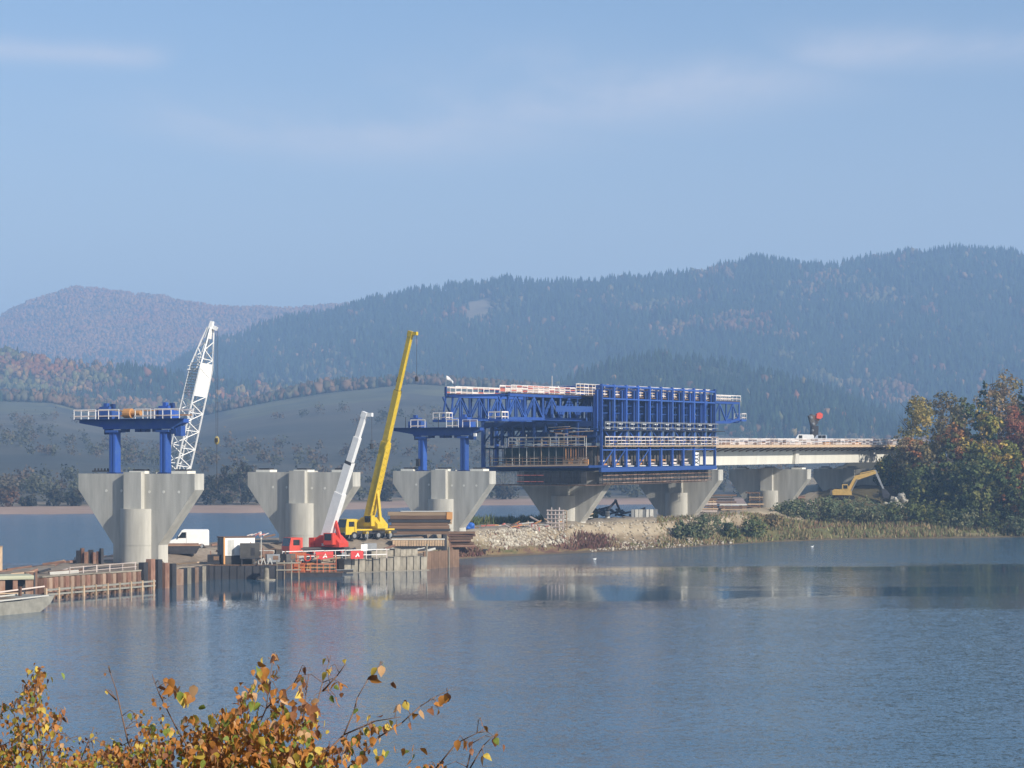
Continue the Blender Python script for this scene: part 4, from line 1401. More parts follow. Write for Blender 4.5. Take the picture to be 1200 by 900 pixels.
# ---- dark pontoon with cabin, generator and clutter
pn = thing('pontoon', 'dark floating pontoon in front of the second pier carrying a white cabin', 'pontoon', (-34.6, 273.6, 0), 0.08)
block('hull', (0, 0, 0.6), (10.2, 5.0, 2.4), 'dark_steel', pn)
for k in range(11):
    beam('side_rib', (-4.9 + k * 0.98, -2.55, -0.4), (-4.9 + k * 0.98, -2.55, 1.75), 0.16, 0.12, 'dark_steel', pn)
block('deck', (0, 0, 1.84), (10.3, 5.1, 0.1), 'dark_timber', pn)
cb = thing('site_cabin', 'white site cabin with orange corner post and grey end wall', 'cabin', (-35.9, 273.4, 1.9), math.radians(28))
block('shell', (0, 0, 2.3), (4.2, 2.4, 2.3), 'white_paint', cb)
block('plinth', (0, 0, 0.57), (4.1, 2.3, 1.14), 'form_grey', cb)
block('end_wall', (-2.13, 0, 1.75), (0.06, 2.36, 3.36), 'grey_steel', cb)
for q in range(5):
    beam('end_rib', (-2.18, -1 + q * .5, 0.1), (-2.18, -1 + q * .5, 3.4), 0.08, 0.08, 'grey_steel', cb)
beam('corner_post', (-2.12, -1.2, 0.05), (-2.12, -1.2, 3.5), 0.2, 0.2, 'orange_timber', cb)
block('roof_edge', (0, 0, 3.5), (4.4, 2.55, 0.14), 'pale_rust', cb)
block('door', (-1.2, -1.22, 2.2), (0.9, 0.05, 1.9), 'pale_grey', cb)
for q in range(5):
    o = beam('roof_batten', (-34.6 + q * .5, 274 + .2 * q, 5.55), (-33.9 + q * .5, 274.4 + .2 * q, 5.75 + .1 * (q % 3)), 0.1, 0.1, random.choice(['red_board', 'rail_board']), None)
    tag(o, 'thin batten on the cabin roof, %s from the left' % ORD[q], 'batten', 'battens on the cabin roof')
fn = thing('light_mast', 'short white floodlight mast at the right end of the cabin', 'mast', (-32.9, 275.4, 1.9))
beam('shaft', (0, 0, 0), (0, 0, 3.3), 0.1, 0.1, 'pale_grey', fn)
MB().tube((0, 0, 3.2), (-0.2, -0.1, 4.1), 0.12, 10, 0.24).build('lamp', 'white_paint', fn)
gn = thing('generator', 'dark grey generator box on a frame before the white cabin', 'generator', (-33.9, 271.4, 1.9), 0.1)
block('housing', (0, 0, 1.85), (2.5, 1.3, 1.8), 'form_grey', gn)
block('frame', (0, 0, 0.85), (2.5, 1.4, 0.2), 'dark_steel', gn)
block('hatch', (0.4, -.67, 1.7), (0.5, 0.05, 1.0), 'dark_steel', gn)
for sx in (-1, 1):
    for sy in (-.5, .5):
        beam('leg', (sx, sy, 0), (sx, sy, 0.8), 0.14, 0.14, 'dark_steel', gn)
beam('exhaust', (0.1, .2, 2.4), (0.1, .2, 2.9), 0.12, 0.12, 'rust', gn)
for q in range(3):
    tr = thing('trestle', 'small pale A shaped trestle, %s from the left on the dark pontoon' % ORD[q], 'trestle', (-33.0 + q * .85, 271.5, 1.9), 0, 'pale trestles on the pontoon')
    beam('leg', (-.3, 0, 0), (0, 0, .85), .12, .12, 'pale_grey', tr)
    beam('leg', (.3, 0, 0), (0, 0, .85), .12, .12, 'pale_grey', tr)
bo = thing('bollard', 'pale concrete bollard standing on a round white float', 'bollard', (-31.5, 269.3, 0), 0)
MB().tube((0, 0, -.3), (0, 0, 0.12), 1.15, 18).build('float', 'old_concrete', bo)
MB().tube((0, 0, 0.12), (0, 0, 1.7), 0.36, 14, 0.3).build('shaft', 'old_concrete', bo)
block('head', (0, 0, 1.8), (1.0, 0.8, 0.25), 'dark_steel', bo)
fr_ = thing('mooring_rack', 'pale timber mooring rack left of the orange workboat', 'rack', (-30.4, 271.4, 0), 0.15)
for q in range(4):
    beam('post', (q * .95, 0, -.6), (q * .95, 0, 2.4), 0.14, 0.14, 'old_concrete' if q % 2 == 0 else 'timber', fr_)
for h in (1.2, 2.1):
    beam('rail', (-.1, -.12, h), (3.1, -.12, h), 0.08, 0.16, 'old_concrete', fr_)
for q in range(9):
    h = q % 3
    o = block('concrete_block', GP(298 + 9 * (q // 3), 286, 0.25 + .42 * h), (1.15, 1.5, .36), 'pale_concrete', None, random.uniform(-.1, .1))
    tag(o, 'pale concrete slab in the stacks behind the dark pontoon', 'slab', 'pale concrete slabs stacked before the second pier')

# ---- mobile cranes
def truck_crane(name, label, loc, rz, paint, L, boom_tip, boom_base, sections, boom_mat, w0, w1, lattice=False, lift='red_orange', cab_h=2.2):
    t = thing(name, label, 'crane', loc, rz)
    M = Matrix.Rotation(-rz, 3, 'Z')
    tip = M @ (Vector(boom_tip) - Vector(loc))
    base = M @ (Vector(boom_base) - Vector(loc))
    block('chassis', (0, 0, 1.05), (L, 2.3, 0.5), 'dark_steel', t)
    block('deck', (-0.6, 0, 1.42), (L - 2.2, 2.5, 0.24), 'form_grey' if paint == 'red_orange' else paint, t)
    n = 4
    for k in range(n):
        for sy in (-1.1, 1.1):
            wheel(t, L / 2 - 1.5 - k * (L - 2.8) / (n - 1), sy, 0.58, 0.4)
    cx = L / 2 - 0.95
    body = MB().prism([(cx - 1.0, 0.75), (cx - 1.0, 0.75 + cab_h), (cx + .75, 0.75 + cab_h), (cx + .98, 1.85), (cx + 1.0, 0.75)], -1.22, 1.22).build('cab', paint, t)
    MB().add([(cx + .80, -1.1, .68 + cab_h), (cx + .80, 1.1, .68 + cab_h), (cx + .995, 1.1, 1.8), (cx + .995, -1.1, 1.8),
              (cx + .7, -1.1, .68 + cab_h), (cx + .7, 1.1, .68 + cab_h), (cx + .9, 1.1, 1.8), (cx + .9, -1.1, 1.8)],
             [(0, 1, 2, 3), (4, 7, 6, 5), (0, 4, 5, 1), (3, 2, 6, 7), (0, 3, 7, 4), (1, 5, 6, 2)]).build('windscreen', 'glass_dark', t)
    for sy in (-1.235, 1.235):
        block('cab_window', (cx - 0.05, sy, 2.3), (0.95, 0.03, 0.75), 'glass_dark', t)
        block('door_seam', (cx - 0.62, sy, 1.7), (0.04, 0.02, 1.8), 'dark_steel', t)
        block('headlight', (cx + 1.0, sy * .7, 1.1), (0.06, 0.35, 0.22), 'pale_grey', t)
        for k in (-1, 1):
            block('outrigger', (k * L * 0.22 - .6, sy * 1.35, 1.0), (0.4, 1.0, 0.35), paint, t)
            beam('outrigger_jack', (k * L * 0.22 - .6, sy * 1.7, 0), (k * L * 0.22 - .6, sy * 1.7, 1.1), 0.16, 0.16, 'grey_steel', t)
    block('bumper', (cx + 1.05, 0, 0.8), (0.2, 2.4, 0.35), 'dark_steel', t)
    # slewing upper works along the boom heading
    hd = math.atan2(tip.y - base.y, tip.x - base.x)
    d2 = Vector((math.cos(hd), math.sin(hd), 0))
    s2 = Vector((-math.sin(hd), math.cos(hd), 0))
    sc = base + d2 * 1.2
    up = MB()
    vs = []
    pr = [(-2.6, 1.6), (-2.7, 2.5), (-1.6, base.z + .25), (0.5, base.z + .25), (1.6, 2.2), (1.6, 1.6)]
    for e in (-1.15, 1.15):
        for u, z in pr:
            c = sc + d2 * u + s2 * e
            vs.append((c.x, c.y, z))
    m = len(pr)
    up.add(vs, [tuple(reversed(range(m))), tuple(range(m, 2 * m))] + [(k, (k + 1) % m, m + (k + 1) % m, m + k) for k in range(m)])
    up = up.build('superstructure', paint, t)
    cw = sc - d2 * 2.9
    block('counterweight', (cw.x, cw.y, 2.2), (0.9, 2.5, 1.3), paint, up, hd)
    oc = sc + d2 * 0.4 - s2 * 1.5 if (sc - s2).y < (sc + s2).y else sc + d2 * 0.4 + s2 * 1.5
    oc = sc + d2 * 0.3 + s2 * (-1.55 if (M.inverted() @ s2).y > 0 else 1.55)
    block('operator_cab', (oc.x, oc.y, 2.75), (1.5, 0.8, 1.6), paint, up, hd)
    block('operator_window', (oc.x, oc.y, 3.0), (1.1, 0.86, 0.9), 'glass_dark', up, hd)
    # telescopic boom
    axis = (tip - base)
    Lb = axis.length
    axis.normalize()
    fr = [0] + sections + [1]
    for k in range(len(fr) - 1):
        a, b = fr[k], fr[k + 1]
        w = w0 + (w1 - w0) * (k / max(1, len(fr) - 2))
        bb = MB().bar(base + axis * (Lb * a), base + axis * (Lb * b), w, w * 1.25).build('boom_section', boom_mat, t)
        if k:
            beam('collar', base + axis * (Lb * a - .35), base + axis * (Lb * a + .05), w + 0.2, w * 1.25 + 0.2, boom_mat if k % 2 else 'dark_steel', bb)
    sd_ = Vector((0, 0, 1)).cross(axis).normalized().cross(axis) * (w0 * .62)
    up_n = -sd_ if sd_.z < 0 else sd_
    beam('boom_rope', base + axis * .5 + up_n * 1.05, tip + up_n * .75, .05, .05, 'cable', t)
    for k, f_ in enumerate((.3, .47, .56, .74)):
        c_ = base + axis * (Lb * f_) + up_n * (1.0 - .35 * f_)
        beam('boom_clamp', c_, c_ + axis * (.5 + .3 * (k % 2)), .3, .25, 'dark_steel', t)
    hdm = MB().bar(tip - axis * 0.3, tip + axis * 0.5, w1 * 1.1, w1 * 1.5)
    hdm.bar(tip + axis * 0.1 - d2 * .1, tip + d2 * 1.3 + Vector((0, 0, .1)), w1 * .8, w1 * .9)
    hdm.build('boom_head', boom_mat, t)
    p1 = sc + d2 * 1.2
    beam('lift_cylinder', (p1.x, p1.y, 2.0), base + axis * (Lb * 0.2) - Vector((0, 0, w0 * .6)), 0.4, 0.4, lift, t)
    h = tip + d2 * 1.2
    beam('hoist_rope', (h.x, h.y, h.z), (h.x, h.y, h.z - Lb * 0.22), 0.04, 0.04, 'cable', t)
    block('hook_block', (h.x, h.y, h.z - Lb * 0.22 - .3), (0.3, 0.3, 0.7), 'dark_steel', t)
    if lattice:
        side = s2
        for k in range(22):
            a, b = 0.03 + k * 0.0165, 0.03 + (k + 1) * 0.0165
            off = d2 * (w0 * .62) + Vector((0, 0, -.1))
            e0, e1 = (-.5, .5) if k % 2 else (.5, -.5)
            beam('jib_lacing', base + axis * (Lb * a) + off + s2 * e0, base + axis * (Lb * b) + off + s2 * e1, 0.1, 0.1, boom_mat, t)
        for e in (-.5, .5):
            beam('jib_chord', base + axis * (Lb * .02) + d2 * (w0 * .62) + s2 * e, base + axis * (Lb * .40) + d2 * (w0 * .62) + s2 * e, 0.14, 0.14, boom_mat, t)
        for k in range(7):
            c = base + axis * (Lb * .385) + d2 * (random.uniform(-.7, .9)) + s2 * random.uniform(-.7, .7)
            beam('jib_bracket', c, c + axis * 1.4 + d2 * random.uniform(-.4, .5), 0.12, 0.12, 'dark_steel' if k % 2 else boom_mat, t)
    return t


rc = W(372, 0, 288.5); rc.z = 1.95
redc = truck_crane('truck_crane', 'red truck crane with raised white telescopic boom', rc, math.radians(212), 'red_orange', 9.6, W(427, 487, 286), W(383, 629, 289), [0.36, 0.62, 0.82], 'white_paint', 1.1, 0.55)
for q in range(3):
    block('white_mark', (-2.6 + q * 1.2, 1.27, 1.95), (0.4, 0.03, 0.35), 'white_paint', redc)
yc = W(430, 0, 313); yc.z = ground_z(yc.x, yc.y)
yelc = truck_crane('truck_crane', 'yellow truck crane with very tall yellow telescopic boom', yc, math.radians(220), 'crane_yellow', 9.4, W(481, 392, 309), W(432, 608, 314), [0.42, 0.70], 'crane_yellow', 1.0, 0.56, True, 'crane_yellow', 2.3)

# lattice crawler crane behind the first pier
lc0 = Vector((-48.9, 285.0, 0)); lc0.z = ground_z(lc0.x, lc0.y)
lc = thing('lattice_crane', 'white lattice boom crane standing behind the leftmost pier', 'crane', lc0)
for sy in (-1.5, 1.5):
    MB().prism([(-2.6, .1), (-2.9, .5), (-2.6, .95), (2.6, .95), (2.9, .5), (2.6, .1)], sy - .4, sy + .4).build('track', 'dark_steel', lc)
block('house', (-0.6, 0, 2.0), (4.2, 2.8, 1.7), 'white_paint', lc)
block('counterweight', (-2.9, 0, 1.9), (0.9, 2.8, 1.5), 'grey_steel', lc)
block('operator_cab', (1.0, -1.0, 2.2), (1.3, 1.0, 1.7), 'white_paint', lc)
foot = Vector((1.2, 0.2, 1.7))
tipw = W(247, 384, 283) - lc0
ax = tipw - foot
LB = ax.length
ax.normalize()
e1 = Vector((0.72, -0.69, 0)); e1 = (e1 - ax * e1.dot(ax)).normalized()
e2 = ax.cross(e1)


def bw_(f):
    return float(np.interp(f, [0, .08, .45, .82, .93, 1.0], [0.4, 1.12, 1.14, 1.06, 0.62, 0.3]))


def bp(f, i):
    s = bw_(f)
    u, v = ((-1, -1), (1, -1), (1, 1), (-1, 1))[i % 4]
    return foot + ax * (LB * f) + e1 * (s * u) + e2 * (s * v)


fs = [0, .08, .30, .45, .64, .82, .93, 1.0]
for i in range(4):
    for k in range(len(fs) - 1):
        beam('chord', bp(fs[k], i), bp(fs[k + 1], i), 0.17, 0.17, 'white_paint', lc)
nl = 22
for i in range(4):
    for k in range(nl):
        a, b = 0.04 + 0.9 * k / nl, 0.04 + 0.9 * (k + 1) / nl
        beam('lacing', bp(a, i if k % 2 else i + 1), bp(b, i + 1 if k % 2 else i), 0.1, 0.1, 'white_paint', lc)
    for k in range(0, nl, 2):
        a = 0.04 + 0.9 * k / nl
        beam('cross_bar', bp(a, i), bp(a, i + 1), 0.09, 0.09, 'white_paint', lc)
# plated upper length
for i in (0, 1):
    fa, fb = (0.69, 0.84)
    q = [bp(fa, i) * .985 + bp(fa, i + 1) * .015, bp(fa, i + 1), bp(fb, i + 1), bp(fb, i)]
    n_ = (q[1] - q[0]).cross(q[3] - q[0]).normalized() * 0.05
    if i == 1:
        MB().add([v + n_ for v in q] + [v - n_ for v in q], [(0, 1, 2, 3), (7, 6, 5, 4), (0, 4, 5, 1), (1, 5, 6, 2), (2, 6, 7, 3), (3, 7, 4, 0)]).build('cover_plate', 'white_paint', lc)
    else:
        for k in range(12):
            a = fa + (fb - fa) * k / 12
            beam('ladder_rung', bp(a, i), bp(a + .01, i + 1), 0.16, 0.1, 'pale_grey', lc)
hd_ = MB()
hd_.bar(bp(.95, 0).lerp(bp(.95, 2), .5), tipw + ax * 0.9, 0.9, 0.7, 0.5, 0.4)
hd_.bar(tipw + ax * .2, tipw + Vector((.9, -.2, -.2)), 0.45, 0.5)
hd_.build('boom_head', 'white_paint', lc)
pc = foot + ax * (LB * .80) - e1 * .9 - e2 * .3
block('boom_stage', pc, (1.9, 1.3, 0.12), 'white_paint', lc)
beam('stage_rail', pc + Vector((-.9, -.6, .5)), pc + Vector((.9, -.6, .55)), .07, .07, 'white_paint', lc)
beam('pendant', foot + ax * (LB * .80) - e1 * 1.1, foot + ax * (LB * .98) - e1 * .25, .1, .1, 'white_paint', lc)
rp = tipw + Vector((0.85, -0.2, -0.2))
for o_x in (-.12, .12):
    beam('hoist_rope', rp + Vector((o_x, 0, 0)), Vector((rp.x + o_x, rp.y, rp.z - 14.4)), 0.045, 0.045, 'cable', lc)
hk = MB().ball((rp.x, rp.y, rp.z - 15.0), (.36, .25, .6), 10, 7).build('hook_block', 'hook_yellow', lc, True)
block('sheave', (rp.x, rp.y - .2, rp.z - 14.95), (.35, .35, .5), 'dark_steel', hk)
beam('sling', Vector((rp.x, rp.y, rp.z - 15.6)), Vector((rp.x, rp.y, rp.z - 21.5)), 0.06, 0.06, 'cable', lc)

# ---- orange workboat and the barrier with red banners
wb = thing('workboat', 'orange railed workboat with black hull in front of the red crane', 'boat', (-26.6, 277.6, 0), 0.05)
MB().prism([(-4.3, 0.55), (-3.9, -.3), (4.1, -.3), (4.2, 0.55)], -1.5, 1.5).build('hull', 'dark_steel', wb)
block('deck', (0, 0, 0.6), (8.5, 3.1, 0.1), 'dark_timber', wb)
cbn = MB().box((-1.6, 0.2, 1.9), (1.9, 1.9, 2.6)).build('wheelhouse', 'boat_orange', wb)
block('window', (-1.3, -.76, 2.5), (0.9, 0.05, 0.8), 'pale_grey', cbn)
block('doorway', (-2.46, 0.1, 1.9), (0.04, 0.8, 1.7), 'dark_steel', cbn)
block('wall', (-2.9, -.2, 1.7), (0.9, 1.4, 2.2), 'rust', wb)
for h in (0.85, 1.3, 1.75, 2.9):
    beam('rail', (-1.6, -1.45, h), (3.4, -1.45, h), 0.08, 0.1, 'boat_orange' if h != 1.3 else 'orange_timber', wb)
for q in range(7):
    beam('post', (-1.6 + q * .83, -1.45, .6), (-1.6 + q * .83, -1.45, 2.9 if q % 3 == 0 else 1.8), 0.09, 0.09, 'boat_orange', wb)
block('hatch', (1.6, -.3, 1.2), (3.2, 1.6, 1.1), 'old_concrete', wb)
block('locker', (0.0, -.6, 1.45), (0.9, 1.0, 0.8), 'orange_timber', wb)
ring = MB()
for q in range(12):
    a, b = q * math.pi / 6, (q + 1) * math.pi / 6
    ring.bar((-.35 + .42 * math.cos(a), -1.55, 2.6 + .42 * math.sin(a)), (-.35 + .42 * math.cos(b), -1.55, 2.6 + .42 * math.sin(b)), 0.14)
ring.build('life_ring', 'red_orange', wb)

ba = thing('barrier', 'white railed barrier along the quay below the red crane', 'barrier', (-30.8, 281.4, 1.9), math.radians(32.5))
for h in (0.55, 1.25):
    for q in range(5):
        beam('rail', (q * 3.2, 0, h), (q * 3.2 + 3.15, 0, h + .02), 0.07, 0.1, 'white_paint', ba)
for q in range(11):
    beam('post', (q * 1.6, 0, 0), (q * 1.6, 0, 1.3), 0.08, 0.08, 'rail_board', ba)


def banner(label, c, w):
    b = thing('banner', label, 'banner', c, math.radians(30))
    block('cloth', (0, 0, 0.55), (w, 0.05, 1.1), 'banner_red', b)
    m = MB().prism([(-.32, .25), (-.1, .25), (.02, .5), (.2, .3), (.38, .3), (.12, .85), (-.05, .62)], -.05, -.03)
    m.build('emblem', 'white_paint', b)
    return b


banner('red banner with white emblem left of the dark gap on the barrier', Vector((-25.4, 284.5, 1.95)), 2.6)
banner('red banner with white emblem right of the dark gap on the barrier', Vector((-21.2, 287.2, 1.95)), 1.9)

# pipes, drums and boxes on the quay between the red crane and the barrier
for k in range(7):
    o = MB().tube((0, 0, 0), (3.4, 0.3, 0), .2, 10).build('steel_pipe', 'grey_steel' if k % 2 else 'dark_steel', None, True)
    o.location = (-28.6 + .2 * (k % 3), 284.2 + .42 * (k % 4), 2.12 + .38 * (k // 4))
    o.rotation_euler = (0, 0, .45 + random.uniform(-.05, .05))
    tag(o, 'grey steel pipe in the bundle between the red crane and the barrier', 'pipe', 'steel pipes below the red crane')
for k, (lb, px, D, m, sx, sy, sz) in enumerate([
        ('black box in the gap between the two red banners', 402, 288.2, 'dark_steel', 2.6, 1.0, 1.2),
        ('pale crate right of the right hand red banner', 432, 291.5, 'pale_grey', .9, .8, .8),
        ('low rusty box on the quay blocks left of the pale posts', 470, 296.5, 'rust', 1.8, 1.0, .9),
        ('small blue box near the right hand red banner', 427, 290.2, 'tarp_blue', .5, .5, .5),
        ('brown crate behind the white cabin', 286, 281, 'timber', 1.6, 1.2, 1.0),
        ('dark box at the foot of the second pier column', 331, 292, 'form_grey', 2.4, 1.2, 1.1)]):
    t = thing('crate', lb, 'crate', GP(px, D), .5)
    block('body', (0, 0, sz / 2), (sx, sy, sz), m, t)
    block('lid', (0, 0, sz + .04), (sx + .1, sy + .1, .08), 'dark_timber' if m != 'dark_steel' else 'grey_steel', t)

# small plant standing about on the pontoon and quay
for k, (lb, x, y, m) in enumerate([
        ('dark compressor at the left end of the dark pontoon', -38.6, 272.4, 'dark_steel'),
        ('grey compressor right of the generator on the dark pontoon', -31.2, 273.6, 'grey_steel'),
        ('rusty pump by the left foot of the red crane', -33.2, 283.5, 'rust'),
        ('dark winch box behind the mooring rack', -29.3, 274.6, 'form_grey')]):
    t = thing('compressor', lb, 'machine', (x, y, 1.9), .3 * k)
    block('housing', (0, 0, .75), (1.7, 1.1, 1.0), m, t)
    block('skid', (0, 0, .15), (1.9, 1.2, .18), 'dark_steel', t)
    block('vent', (.3, -.57, .8), (.7, .05, .5), 'dark_timber', t)
    beam('exhaust', (-.5, 0, 1.2), (-.5, 0, 1.7), .12, .12, 'rust', t)
for k in range(18):
    x, y = random.uniform(-39, -24), random.uniform(276.5, 283)
    if y < 271 + (x + 40) * .35:
        continue
    L = random.uniform(1.2, 3.0)
    a = random.uniform(0, 1.2)
    o = beam('loose_bar', (x, y, 2.05), (x + L * math.cos(a), y + L * math.sin(a), 2.1 + random.uniform(0, .8)), .25, .25, random.choice(['dark_steel', 'rust', 'pale_grey', 'dark_timber', 'timber']), None)
    tag(o, '%s strut behind the dark pontoon before the second pier' % MATWORD[o.data.name[4:]], 'beam', 'loose beams behind the dark pontoon')

# ---- quay of concrete blocks
q0, q1 = Vector((WX(400, 288.5), 288.5, 0)), Vector((WX(497, 296.5), 296.5, 0))
qa = math.atan2(q1.y - q0.y, q1.x - q0.x)
QL = (q1 - q0).length
qy = thing('quay_wall', 'quay wall of big stained concrete blocks right of the orange workboat', 'quay wall', q0, qa)
nq = 12
for k in range(nq):
    block('concrete_block', (QL * (k + .5) / nq, random.uniform(-.12, .12), 0.75 + random.uniform(-.06, .1)), (QL / nq - 0.12, 1.6, 2.3), 'old_concrete', qy, random.uniform(-.03, .03))
for k in range(8):
    block('concrete_block', (QL * (0.42 + k * .072), 1.5 + random.uniform(-.2, .2), 2.35 + random.uniform(-.1, .15)), (QL * .068, 1.4, 1.1), 'old_concrete', qy, random.uniform(-.05, .05))
block('waterline_sill', (QL / 2, -1.0, 0.0), (QL, 0.7, 0.16), 'old_concrete', qy)
w2 = thing('timber_wall', 'short dark timber wall with two pale posts beside the quay blocks', 'timber wall', (WX(497, 297.5), 297.5, 0), math.radians(60))
for k in range(5):
    block('board', (0.95 + k * 1.9, 0.1, 1.0), (1.86, .25, 3.0), 'dark_timber', w2)
beam('post', (0.2, -.15, -.8), (0.5, -.15, 3.6), .2, .2, 'old_concrete', w2)
beam('post', (6.4, -.15, -.8), (6.4, -.15, 3.0), .2, .2, 'old_concrete', w2)
hp = thing('steel_post', 'tall black steel H post standing in the water right of the formwork', 'post', (WX(520.5, 323), 323, 0), 0.4)
for s in (-.3, .3):
    block('flange', (0, s, 2.6), (0.65, 0.07, 7.0), 'dark_steel', hp)
block('web', (0, 0, 2.6), (0.07, 0.53, 7.0), 'rust', hp)
bs = thing('mooring_stake', 'short black mooring stake at the muddy shore', 'stake', (WX(568, 339.5), 339.5, 0))
beam('shaft', (0, 0, -.5), (0, 0, 1.1), .45, .45, 'dark_steel', bs)
block('cap', (.1, 0, 1.15), (.75, .6, .2), 'dark_steel', bs)
el = thing('switch_box', 'grey switch cabinet with white door on the quay by the yellow crane', 'cabinet', GP(426, 300), 0.5)
block('cabinet', (0.9, 0, 0.9), (2.0, .8, 1.6), 'grey_steel', el)
block('white_door', (-.1, -.44, 1.1), (1.0, .06, 1.0), 'white_paint', el)
for k in range(14):
    px = random.uniform(400, 500)
    D = random.uniform(300, 309)
    L = random.uniform(1.2, 3.4)
    g0 = GP(px, D, 0.3)
    a = random.uniform(0.1, 0.9)
    o = beam('loose_bar', g0, g0 + Vector((L * math.cos(a), L * math.sin(a), random.uniform(-.05, .7))), .3, .3, random.choice(['dark_timber', 'rust', 'timber', 'dark_steel', 'pale_grey']), None)
    tag(o, '%s beam lying on the quay below the yellow crane' % MATWORD[o.data.name[4:]], 'beam', 'loose beams on the quay below the yellow crane')

# ---- stacks of formwork
fw = thing('formwork_stack', 'brown formwork panels stacked in front of the third pier', 'formwork', (WX(491, 320), 320, ground_z(WX(491, 320), 320)), math.radians(4))
zz = 0.3
for k, (w, h, m) in enumerate(((9.0, .5, 'dark_timber'), (9.3, .35, 'dark_steel'), (9.2, .55, 'dark_timber'), (8.6, .4, 'dark_timber'), (9.4, .5, 'dark_steel'), (9.0, .55, 'dark_timber'), (9.5, .6, 'timber'))):
    block('panel', (0.1 * (k % 2), 0, zz + h / 2), (w, 3.0, h - .05), m, fw)
    zz += h
block('top_sheet', (0.9, 0, zz + .05), (7.4, 3.2, .1), 'pale_grey', fw)
for k in range(3):
    block('end_board', (4.6, -1.2 + k * 1.1, zz - .6 - .4 * k), (.9, .9, 1.1), 'orange_timber' if k < 1 else 'timber', fw)
ce = thing('formwork_stack', 'lower stack of ribbed pale formwork in front of the brown stack', 'formwork', (WX(490, 312), 312, ground_z(WX(490, 312), 312)), math.radians(3))
block('base', (0, 0, 0.2), (8.0, 2.4, .5), 'dark_steel', ce)
block('panel', (0, 0, 0.95), (7.7, 2.3, .9), 'timber', ce)
for k in range(20):
    beam('rib', (-3.7 + k * .39, -1.2, .5), (-3.7 + k * .39, -1.2, 1.35), .12, .12, 'timber', ce)
block('top_sheet', (0, 0, 1.48), (7.9, 2.5, .14), 'pale_concrete', ce)
for k in range(6):
    o = block('rusty_plate', Vector((WX(536, 333) + random.uniform(-.5, .5), 334 + random.uniform(-.3, .3), 2.0 + k * .42)), (5.2, 2.4, .34), 'dark_timber' if k % 2 else 'rust', None, random.uniform(-.06, .06))
    tag(o, 'dark rusty plate, %s from the bottom of the pile at the third pier foot' % ORD[k], 'plate', 'rusty plates piled at the foot of the third pier')
tp = MB()
random.seed(21)
for k in range(9):
    tp.ball((random.uniform(-.9, .9), random.uniform(-.5, .5), random.uniform(.3, .75)), (random.uniform(.4, .75), .5, random.uniform(.3, .55)), 9, 6)
o = tp.build('tarpaulin', 'tarp_blue', None)
rmm = o.modifiers.new('skin', 'REMESH'); rmm.mode = 'VOXEL'; rmm.voxel_size = 0.13
o.location = GP(548, 347)
tag(o, 'crumpled blue tarpaulin at the right foot of the third pier', 'tarpaulin')

# timber crib and debris on the bank
cr = thing('timber_crib', 'upright lattice crib of pale timber on the rubble bank', 'timber crib', GP(651, 361), math.radians(-20))
for k in range(5):
    beam('upright', (-1.4 + k * .7, random.uniform(-.1, .1), -.3), (-1.4 + k * .7, 0, 3.3 + .4 * (k % 2)), .14, .14, 'rail_board', cr)
    beam('upright', (-1.2 + k * .7, 1.3, -.3), (-1.2 + k * .7, 1.3, 3.0), .14, .14, 'timber', cr)
for k in range(5):
    beam('rail', (-1.6, -.1, .3 + k * .72), (1.6, -.1, .35 + k * .7), .12, .16, 'rail_board', cr)
    beam('rail', (-1.5, 1.4, .3 + k * .7), (1.5, 1.4, .35 + k * .7), .12, .16, 'timber', cr)
fp = thing('timber_pallet', 'tilted pale and red timber pallet left of the lattice crib', 'pallet', GP(625, 356, 0.6), math.radians(15), None, 0.5, 0.5)
for k in range(3):
    beam('rail', (-1.2, -.6 + k * .6, 0), (1.2, -.6 + k * .6, 0), .16, .16, 'rail_board', fp)
for k in range(4):
    beam('batten', (-1.1 + k * .73, -.7, .12), (-1.1 + k * .73, .7, .12), .16, .1, 'red_board' if k % 2 else 'timber', fp)
for k in range(46):
    px = random.uniform(556, 690)
    D = random.uniform(1.0, 4.0) + float(np.interp(px, [556, 600, 640, 690], [346, 350, 358, 382]))
    L = random.uniform(.7, 2.6)
    g0 = GP(px, D, random.uniform(.1, .7))
    a = random.uniform(0, 3.1)
    o = beam('scrap_timber', g0, g0 + Vector((L * math.cos(a), L * math.sin(a) * .6, random.uniform(-.1, .9))), random.uniform(.12, .35), random.uniform(.08, .25), random.choice(['timber', 'rail_board', 'orange_timber', 'pale_grey', 'dark_timber', 'red_board']), None)
    tag(o, '%s scrap piece thrown about on top of the rubble bank' % MATWORD[o.data.name[4:]], 'scrap timber', 'scrap timber on the rubble bank')

